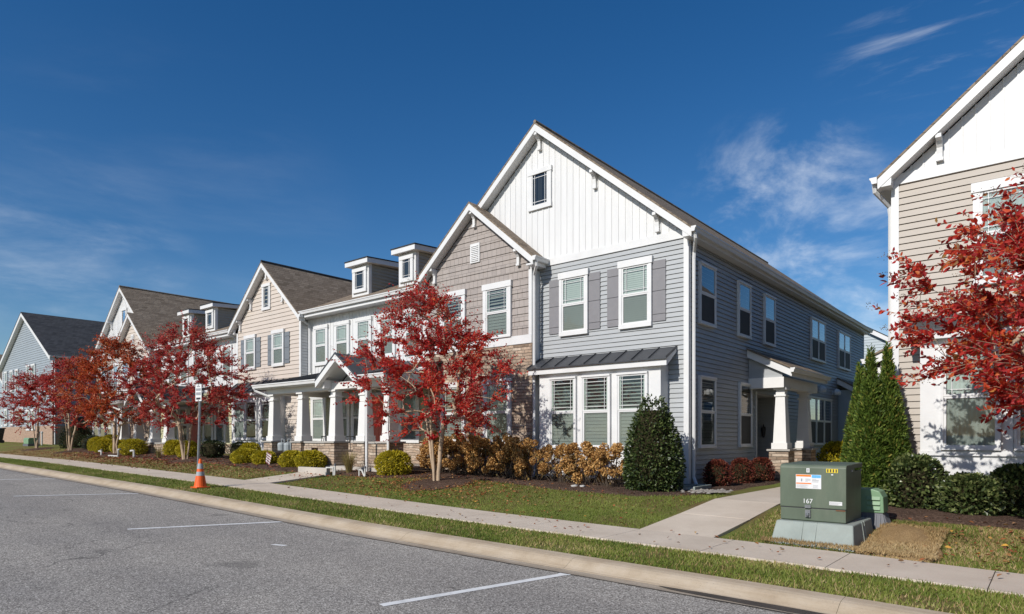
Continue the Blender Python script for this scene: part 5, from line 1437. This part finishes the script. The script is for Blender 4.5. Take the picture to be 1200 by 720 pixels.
P = thing('utility_pedestal', 'pale green louvred pedestal on a grey base behind the transformer', 'utility box', (-2.18, 11.3, zg(-2.18,11.3)))
zq = zg(-2.18, 11.3)
ax0, ax1, ay0, ay1 = -2.40, -1.98, 11.12, 11.46
m = MB(); m.hexa([(ax0-.05,ay0-.05,zq-.05),(ax1+.05,ay0-.05,zq-.05),(ax1+.05,ay1+.05,zq-.05),(ax0-.05,ay1+.05,zq-.05),(ax0+.01,ay0+.01,zq+.2),(ax1-.01,ay0+.01,zq+.2),(ax1-.01,ay1-.01,zq+.2),(ax0+.01,ay1-.01,zq+.2)])
for k in range(6):
    y = ay0+.02+.055*k; m.hexa([(ax1+.02,y,zq-.04),(ax1+.075,y,zq-.04),(ax1+.075,y+.02,zq-.04),(ax1+.02,y+.02,zq-.04),(ax1-.02,y,zq+.18),(ax1+.01,y,zq+.18),(ax1+.01,y+.02,zq+.18),(ax1-.02,y+.02,zq+.18)])
for k in range(7):
    x = ax0+.02+.058*k; m.hexa([(x,ay0-.075,zq-.04),(x+.02,ay0-.075,zq-.04),(x+.02,ay0-.02,zq-.04),(x,ay0-.02,zq-.04),(x,ay0-.01,zq+.18),(x+.02,ay0-.01,zq+.18),(x+.02,ay0+.02,zq+.18),(x,ay0+.02,zq+.18)])
m.build('pedestal_base', M['greybox'], P)
prof = [(ax0-.01,.202),(ax1+.01,.202),(ax1,.44),(ax1-.05,.53),(ax1-.14,.56),(ax0+.03,.56),(ax0-.01,.53)]
m = MB(); m.prism([(a,ay0-.01,zq+b) for a, b in prof], [(a,ay1+.01,zq+b) for a, b in prof]); m.build('pedestal_cover', M['palegreen'], P, bevel=.015)
for k in range(3):
    z = zq+.25+.075*k
    m = MB(); m.hexa([(ax0+.20,ay0-.035,z),(ax1-.04,ay0-.035,z),(ax1-.04,ay0-.012,z),(ax0+.20,ay0-.012,z),(ax0+.20,ay0-.014,z+.05),(ax1-.04,ay0-.014,z+.05),(ax1-.04,ay0-.011,z+.05),(ax0+.20,ay0-.011,z+.05)])
    m.build('louvre', M['palegreen'], P)

# dried turf laid beside the pad
m = MB(); rr = []; rg = random.Random(5)
pts = [(-2.02,9.50),(-1.5,9.40),(-1.20,9.42),(-1.08,9.8),(-1.2,10.5),(-1.45,11.1),(-1.75,11.35),(-2.0,10.9)]
fine = []
for i in range(len(pts)):
    a, b = pts[i], pts[(i+1) % len(pts)]
    for k in range(6): t = k/6; fine.append((a[0]+(b[0]-a[0])*t+rg.uniform(-.012,.012), a[1]+(b[1]-a[1])*t+rg.uniform(-.012,.012)))
cx, cy = -1.6, 10.3
for q, dz in ((1,-.005),(1,.04),(.93,.05),(.6,.085),(.25,.10)):
    rr.append(m.add([(cx+(x-cx)*q, cy+(y-cy)*q, zg(x,y)+dz+(rg.uniform(-.012,.012) if q < 1 else 0)) for x, y in fine]))
k = len(fine)
for i in range(4):
    for a in range(k): b = (a+1) % k; m.f.append((rr[i]+a, rr[i]+b, rr[i+1]+b, rr[i+1]+a))
m.f.append(tuple(rr[4]+a for a in range(k)))
tag(m.build('sod_mat', M['deadsod'], None, smooth=True), 'mound of dead brown sod beside the transformer base', 'sod mat')

# ------------------------------------------------------------------ cone, sign, pipes and other small things
cxp, cyp = -16.2, 7.47
zc = zg(cxp, cyp)+.012
P = thing('traffic_cone', 'orange traffic cone with two grey reflective bands beside the signpost', 'traffic cone', (cxp, cyp, zc))
m = MB(); m.box(cxp-.17, cxp+.17, cyp-.17, cyp+.17, zc, zc+.03); m.build('cone_base', M['orange'], P, bevel=.01)
m = MB(); m.lathe((cxp,cyp,zc), [(.15,.03),(.145,.05),(.033,.70),(.03,.715),(.018,.716)], 20); m.build('cone_body', M['orange'], P, smooth=False)
for z0_, z1_ in ((.30,.40),(.47,.60)):
    rr_ = lambda z: .145-(z-.05)*(.112/.65)+.0025
    m = MB(); m.lathe((cxp,cyp,zc), [(rr_(z0_),z0_),(rr_(z1_),z1_)], 20); m.build('reflective_band', M['reflect'], P)
sx, sy = -16.42, 7.50; zs_ = zg(sx, sy)
P = thing('sign_post', 'grey post with narrow white parking sign standing by the cone', 'street sign', (sx, sy, zs_))
m = MB(); m.tube([(sx,sy,zs_-.1),(sx+.035,sy+.06,zs_+2.6)], .032, 8); m.build('post', M['galv'], P)
# the plate faces down the street, so that it is seen at a slant
ang = R(8); ex_ = Vector((math.cos(ang), math.sin(ang)*1, 0)); nx_ = Vector((math.sin(ang), -math.cos(ang), 0))
pc = Vector((sx+.03, sy+.05, zs_+2.36))+nx_*.04
def PT(u, w_, z): q = pc+ex_*u+nx_*w_; return (q.x, q.y, pc.z+z)
m = MB(); m.tbox(PT, -.125, .125, 0, .004, -.21, .21); pl = m.build('sign_plate', M['sign'], P, bevel=.002)
m = MB()
m.tbox(PT, -.06, .06, .005, .006, .14, .17)
m.tbox(PT, -.10, .10, .005, .006, .05, .11); m.tbox(PT, -.10, .10, .005, .006, -.06, .01); m.build('sign_print', M['stickgr'], pl)
m = MB(); m.tbox(PT, -.09, .09, .005, .006, -.17, -.12); m.build('sign_arrow', M['ink'], pl)
m = MB()
for z in (-.19, .19): m.lathe(PT(0,.006,z), [(.012,-.01),(.012,.01)], 6)
m.build('bolt', M['galv'], pl)

def pvc(label, x, y, pts, r=.026):
    z = zg(x, y)
    P = thing('drain_pipe', label, 'pipe', (x, y, z), 'white plastic pipes in the beds')
    m = MB(); m.tube([(x+a, y+b, z+c) for a, b, c in pts], r, 8); m.build('pipe', M['pvc'], P, smooth=False)
    a, b, c = pts[-1]
    m = MB(); m.lathe((x+a, y+b, z+c-.02), [(r*1.25,0),(r*1.3,.05),(r*.8,.06)], 10); m.build('cap', M['greybox'], P)
pvc('white drain pipe beside the low wall at the entry steps', -15.95, 11.15, [(-.3,-.05,.12),(-.26,-.05,.22),(.0,0,.22),(.02,0,.0),(.05,.02,.0),(.06,.02,.30)])
pvc('white drain pipe with a grey cap left of the largest golden shrub', -14.75, 11.25, [(-.25,.1,.0),(-.25,.1,.20),(.0,0,.2),(.12,0,.02),(.14,0,.05),(.14,0,.28)])
pvc('white drain pipe lying below the wide yellow green shrub', -30.9, 10.85, [(-1.4,.0,.06),(-.3,.0,.06),(-.3,.0,.36),(-.1,0,.36)], .04)
pvc('white bent pipe at the right of the wide yellow green shrub', -29.9, 11.0, [(-.35,.0,.30),(.0,.0,.32),(.0,.0,.0),(.02,.02,.05)], .045)
pvc('short white pipe at the foot of the orange tree', -33.6, 10.95, [(-.2,0,.2),(.1,0,.2),(.12,0,.0),(.14,0,.26)], .04)
P = thing('splash_block', 'grey concrete splash block under the corner downspout', 'splash block', (-6.25,14.05,zg(-6.2,14)))
m = MB(); z = zg(-6.2,14.0)+.055
m.box(-6.45,-6.05,13.55,14.45,z-.03,z+.02); m.box(-6.45,-6.40,13.55,14.45,z+.02,z+.07); m.box(-6.10,-6.05,13.55,14.45,z+.02,z+.07); m.box(-6.40,-6.10,14.40,14.45,z+.02,z+.07); m.build('block', M['pad'], P, bevel=.008)
rng = np.random.default_rng(12)
m = MB()
for k in range(90):
    x, y = -5.75+.26*rng.normal(), 13.55+.28*rng.normal(); s = .025+.03*rng.random()
    if x < -6.4 or x > -5.3: continue
    z = zg(x,y)+.05
    n = m.add([(x+s*1.3*math.cos(a), y+s*math.sin(a), z) for a in (0,1,2,3,4,5)]); t = m.add([(x,y,z+s*.8)]); 
    for a in range(6): m.f.append((n+a, n+(a+1)%6, t))
tag(m.build('river_stones', M['rock'], None, smooth=True), 'pale river stones beside the splash block', 'stones', kind='stuff')
P = thing('garden_flag', 'small faded stars and stripes flag among the golden shrubs', 'flag', (-19.7,11.25,zg(-19.7,11.25)))
z = zg(-19.7,11.25)
m = MB(); m.tube([(-19.7,11.25,z),(-19.7,11.25,z+.62)], .008, 6); m.build('flag_pole', M['chair'], P)
def flagpt(i, j): return (-19.69+.20*i-.10*i*j, 11.24-.04*math.sin(i*5)-.03*j, z+.60-.34*j-.16*i)
m = MB()
for k in range(0, 9, 2):
    for q in range(4): m.poly(flagpt(q/4,k/9),flagpt((q+1)/4,k/9),flagpt((q+1)/4,(k+1)/9),flagpt(q/4,(k+1)/9))
fl = m.build('flag_cloth', M['flagred'], P, normals=False)
m = MB()
for k in range(1, 9, 2):
    for q in range(4): m.poly(flagpt(q/4,k/9),flagpt((q+1)/4,k/9),flagpt((q+1)/4,(k+1)/9),flagpt(q/4,(k+1)/9))
m.build('white_stripe', M['sign'], fl, normals=False)
m = MB(); m.poly(*[(a,b-.004,c) for a,b,c in (flagpt(0,0),flagpt(.42,0),flagpt(.42,.5),flagpt(0,.5))]); m.build('blue_field', M['flagblue'], fl, normals=False)
# utility meters between the porch pedestals
P = thing('gas_meter', 'grey gas meters and pipes between two porch pedestals', 'gas meter', (-20.3,12.3,zg(-20,12.3)))
z = zg(-20,12.3)
m = MB()
for x in (-20.6,-20.2): m.lathe((x,12.3,z+.45), [(.06,-.02),(.13,.02),(.14,.22),(.12,.28),(.04,.3)], 12)
mt = m.build('meter_body', M['meter'], P)
m = MB()
for x in (-20.6,-20.2): m.tube([(x,12.3,z+.74),(x,12.3,z+.86),(x+.17,12.3,z+.86),(x+.17,12.3,z-.05)], .022, 6)
m.tube([(-20.85,12.34,z+.66),(-19.95,12.34,z+.66)], .02, 6); m.build('meter_pipe', M['meter'], P)
def porch_chair(label, x, y, z, rz):
    P = thing('patio_chair', label, 'chair', (0,0,0), 'black metal chairs on the porch')
    m = MB(); m.box(-.24,.24,-.24,.24,.40,.43); m.build('seat', M['chair'], P)
    m = MB()
    for k in range(5): m.tube([(-.20+.1*k,.24,.43),(-.20+.1*k,.32,.9)], .012, 5)
    m.tube([(-.24,.33,.92),(.24,.33,.92)], .02, 6); m.build('backrest', M['chair'], P)
    for sx_ in (-1,1):
        m = MB(); m.tube([(sx_*.25,.26,.62),(sx_*.25,-.18,.66),(sx_*.25,-.24,.60),(sx_*.25,-.24,0)], .018, 6); m.build('armrest', M['chair'], P)
        m = MB(); m.tube([(sx_*.23,.22,.42),(sx_*.24,.30,0)], .018, 6); m.build('leg', M['chair'], P)
    P.location = (x,y,z); P.rotation_euler = (0,0,rz)
porch_chair('black metal porch chair seen through the gap in the stone wall', -19.75, 13.25, .62, R(12))
porch_chair('black metal porch chair seen through the entry opening', -18.75, 13.85, .62, R(40))
P = thing('low_wall', 'low pale concrete kerb beside the entry path and the bright golden shrub', 'low wall', (-17.6,11.0,zg(-17.6,11)))
z = zg(-17,11); m = MB(); m.box(-17.62,-16.15,11.06,11.19,z-.1,z+.2); m.build('wall_block', M['porchfloor'], P, bevel=.01)
# far left: utility box and black bin
P = thing('utility_cabinet', 'green ground level utility box beside the small purplish tree', 'utility box', (-49.3,12.2,zg(-49.3,12.2)))
z = zg(-49.3,12.2); m = MB(); m.box(-49.85,-48.75,11.9,12.5,z-.05,z+.12); m.build('box_base', M['greybox'], P)
m = MB(); prof = [(11.92,.12),(11.92,.42),(11.98,.5),(12.42,.5),(12.48,.42),(12.48,.12)]; m.prism([(-49.8,a,z+b) for a,b in prof],[(-48.8,a,z+b) for a,b in prof]); m.build('box_cover', M['palegreen'], P, bevel=.02)
P = thing('wheeled_bin', 'black wheeled bin at the far left edge on dry grass', 'bin', (-57.4,12.0,zg(-57.4,12)))
z = zg(-57.4,12); m = MB(); m.taper(-57.4,12,z+.06,z+1.0,.42,.42,.55,.55); m.build('bin_body', M['bin'], P, bevel=.03)
m = MB(); m.box(-57.99,-56.81,11.41,12.59,z+1.0,z+1.07); m.build('lid', M['bin'], P, bevel=.02)
for q in (-1,1):
    m = MB(); m.tube([(-57.4+q*.38,12.42,z+.12),(-57.4+q*.46,12.42,z+.12)], .12, 12); m.build('wheel', M['bin'], P)
for i,(x,y) in enumerate(((-50.8,13.0),(-50.2,13.0))):
    P = thing('vent_pipe', ['left','right'][i]+' of two short white posts in front of the brick base', 'post', (x,y,zg(x,y)), 'short white posts')
    m = MB(); m.lathe((x,y,zg(x,y)), [(.05,0),(.05,.75),(.07,.76),(.07,.85),(.02,.9)], 8); m.build('post', M['pvc'], P)
P = thing('yard_drain', 'small white drain fitting on the mulch below the bay window', 'yard drain', (-8.55,12.55,zg(-8.55,12.55)))
z = zg(-8.55,12.55)+.04; m = MB(); m.lathe((-8.55,12.55,z), [(.08,0),(.085,.03),(.05,.035),(.045,.015)], 14); m.lathe((-8.36,12.6,z), [(.06,0),(.065,.03),(.04,.035),(.035,.015)], 14); m.build('cap_ring', M['pvc'], P)

# ------------------------------------------------------------------ road markings and stains
def zroad(x): return g(x)-.098
LN = [((-4.90,3.96),(-4.40,6.24),'nearest white parking bay line'),((-11.4,4.1),(-10.5,6.30),'second white parking bay line, left of the nearest one'),
      ((-17.9,4.1),(-16.75,6.3),'third white parking bay line, below the signpost'),((-24.0,4.1),(-22.9,6.3),'fourth white parking bay line, at the far left'),((-30.2,4.1),(-29.1,6.3),'most distant white parking bay line')]
for (a, b, lab) in LN:
    m = MB(); n = 8; d = Vector((b[0]-a[0], b[1]-a[1])).normalized(); s = Vector((-d.y, d.x))*.052
    for k in range(n):
        p = Vector(a)+(Vector(b)-Vector(a))*(k/n); q = Vector(a)+(Vector(b)-Vector(a))*((k+1)/n)
        m.poly(*[(t.x, t.y, zroad(t.x)+.004) for t in (p+s, p-s, q-s, q+s)])
    if lab.startswith('nearest'):
        e = Vector(b); m.poly(*[(e.x+p, e.y+q, zroad(e.x)+.0045) for p, q in ((-.07,-.03),(.05,-.05),(.09,.02),(.02,.06),(-.08,.05))])
    structure(m.build('parking_line', M['line'], None, normals=False), lab, 'road marking')
m = MB(); m.poly((-8.66,5.05,zroad(-8.6)+.004),(-8.42,5.12,zroad(-8.5)+.004),(-8.40,5.05,zroad(-8.5)+.004),(-8.64,4.98,zroad(-8.6)+.004)); structure(m.build('paint_fleck', M['line'], None, normals=False), 'short white paint fleck on the asphalt', 'road marking')
m = MB(); rg = random.Random(8); up = []; dn = []
for k in range(25):
    x = -3.3+k*.14; wv = math.sin(k/24*math.pi)**.5
    up.append((x, 6.47+.035*wv+.008*rg.random(), g(x)-.094)); dn.append((x, 6.45-.12*wv+.01*rg.random(), g(x)-.096))
for k in range(24): m.poly(dn[k], dn[k+1], up[k+1], up[k])
structure(m.build('gutter_stain', M['stain'], None, normals=False))
# seam of grit along the gutter's edge
m = MB(); x = -40
while x < 8:
    a = 6.335+.012*rg.random(); m.poly((x,a-.065-.012,zroad(x)+.005),(x+.3,6.27+.02*rg.random()-.012,zroad(x+.3)+.005),(x+.3,6.296,zroad(x+.3)+.006),(x,6.296,zroad(x)+.006)); x += .3
structure(m.build('gutter_seam', M['stain'], None, normals=False))

# ------------------------------------------------------------------ grass and fallen leaves
rng = np.random.default_rng(99)
def region(n, x0, x1, y0, y1, bias=1.0, test=None):
    u = rng.random(n)**bias
    p = np.column_stack([x1-(x1-x0)*u, y0+(y1-y0)*rng.random(n)])
    if test is not None: p = p[np.array([test(a, b) for a, b in p])]
    return p
def verge_ok(x, y):
    q = math.sin(x*2.3+.7)*math.sin(y*5.1+x*.6)+.5*math.sin(x*5.7)
    return q < (.62 if x > -7 else .95) or rng.random() < .25
def on_lawn(x, y):
    if -5.22 < x < -3.78: return False
    if -17.65 < x < -16.15: return False
    if (x+12.0)**2+(y-11.45)**2 < .75: return False
    if (x-.95)**2+(y-10.9)**2 < .7: return False
    if -3.2 < x < -2.02 and 9.64 < y < 11.0: return False
    if -2.1 < x < -1.1 and 9.4 < y < 11.3: return False
    if x > -3.8: return y < 11.72
    if x > -5.3: return y < 13.2
    if x > -16.2: return y < float(np.interp(x, [-16.2,-15.4,-14,-12.6,-11.5,-10.2,-8.6,-7.4,-6.6,-6.0,-5.2], [11.2,11.2,11.35,11.95,12.3,12.2,11.95,11.95,12.0,12.45,14]))+.03
    if x > -24.2: return y < 11.05
    return y < 11.0
scatter_blades('verge_grass', 'strip of rough grass between the kerb and the sidewalk', region(95000, -42, 3, KERB1-.02, WALK0+.015, 1.8, verge_ok), .043, rng, 'blade', dry=lambda P: .22*(P[:,0] > -6)*(np.sin(P[:,0]*2.1+1)*.5+.5)+.10*np.sin(P[:,0]*.9)*np.sin(P[:,1]*7))
scatter_blades('lawn_grass', 'green front lawn between the sidewalk and the mulch beds', region(120000, -30, 3, WALK1-.01, 13.4, 1.45, on_lawn), .046, rng, 'blade')
scatter_blades('dry_grass', 'dry brown grass blades in the lawn beside the transformer', np.vstack([region(9000, -3.75, 3, WALK1-.02, 12.0, 1, on_lawn), region(14000, -1.1, 3, WALK1-.02, 12.0, 1, lambda a, b: on_lawn(a, b) and math.sin(a*2.6+b)*math.sin(b*3.1+.5)+.35*math.sin(a*7) > .05)]), .05, rng, 'deadblade')
scatter_blades('dry_verge_grass', 'dry straw coloured blades among the verge grass', region(9000, -30, 3, KERB1-.02, WALK0+.02, 1.6), .05, rng, 'deadblade')
scatter_blades('dry_lawn_grass', 'dry brown grass blades in the lawn under the far street trees', region(22000, -46, -18, WALK1-.01, 11.0, 1, on_lawn), .05, rng, 'deadblade', wd=.009)
scatter_blades('dry_sod_grass', 'short dead blades on the brown sod beside the transformer', np.vstack([region(6500, -2.0, -1.15, 9.45, 11.2), region(1800, -3.25, -1.1, 9.36, 9.62)]), .04, rng, 'deadblade', lift=.06)
scatter_leaves('fallen_leaves', 'brown and red leaves fallen under the crimson tree', np.vstack([np.column_stack([-12+1.7*rng.normal(size=2300), 11.1+.8*rng.normal(size=2300)]), region(900, -24, -5.5, 9.4, 12.8)]), .055, rng, 'fallen')
scatter_leaves('fallen_leaves', 'rusty leaves fallen around the deep red and orange trees', np.column_stack([-29+6*rng.normal(size=4200), 10.9+.7*rng.normal(size=4200)]), .075, rng, 'fallenred')
scatter_leaves('fallen_leaves', 'orange and red leaves fallen on the lawn at the right edge', np.vstack([np.column_stack([0+1.0*rng.normal(size=420), 10.7+.8*rng.normal(size=420)]), region(60, -2.1, -1.1, 9.5, 11.2), region(70, -9, 2, 8.0, 9.5)]), .06, rng, 'fallen', .04)
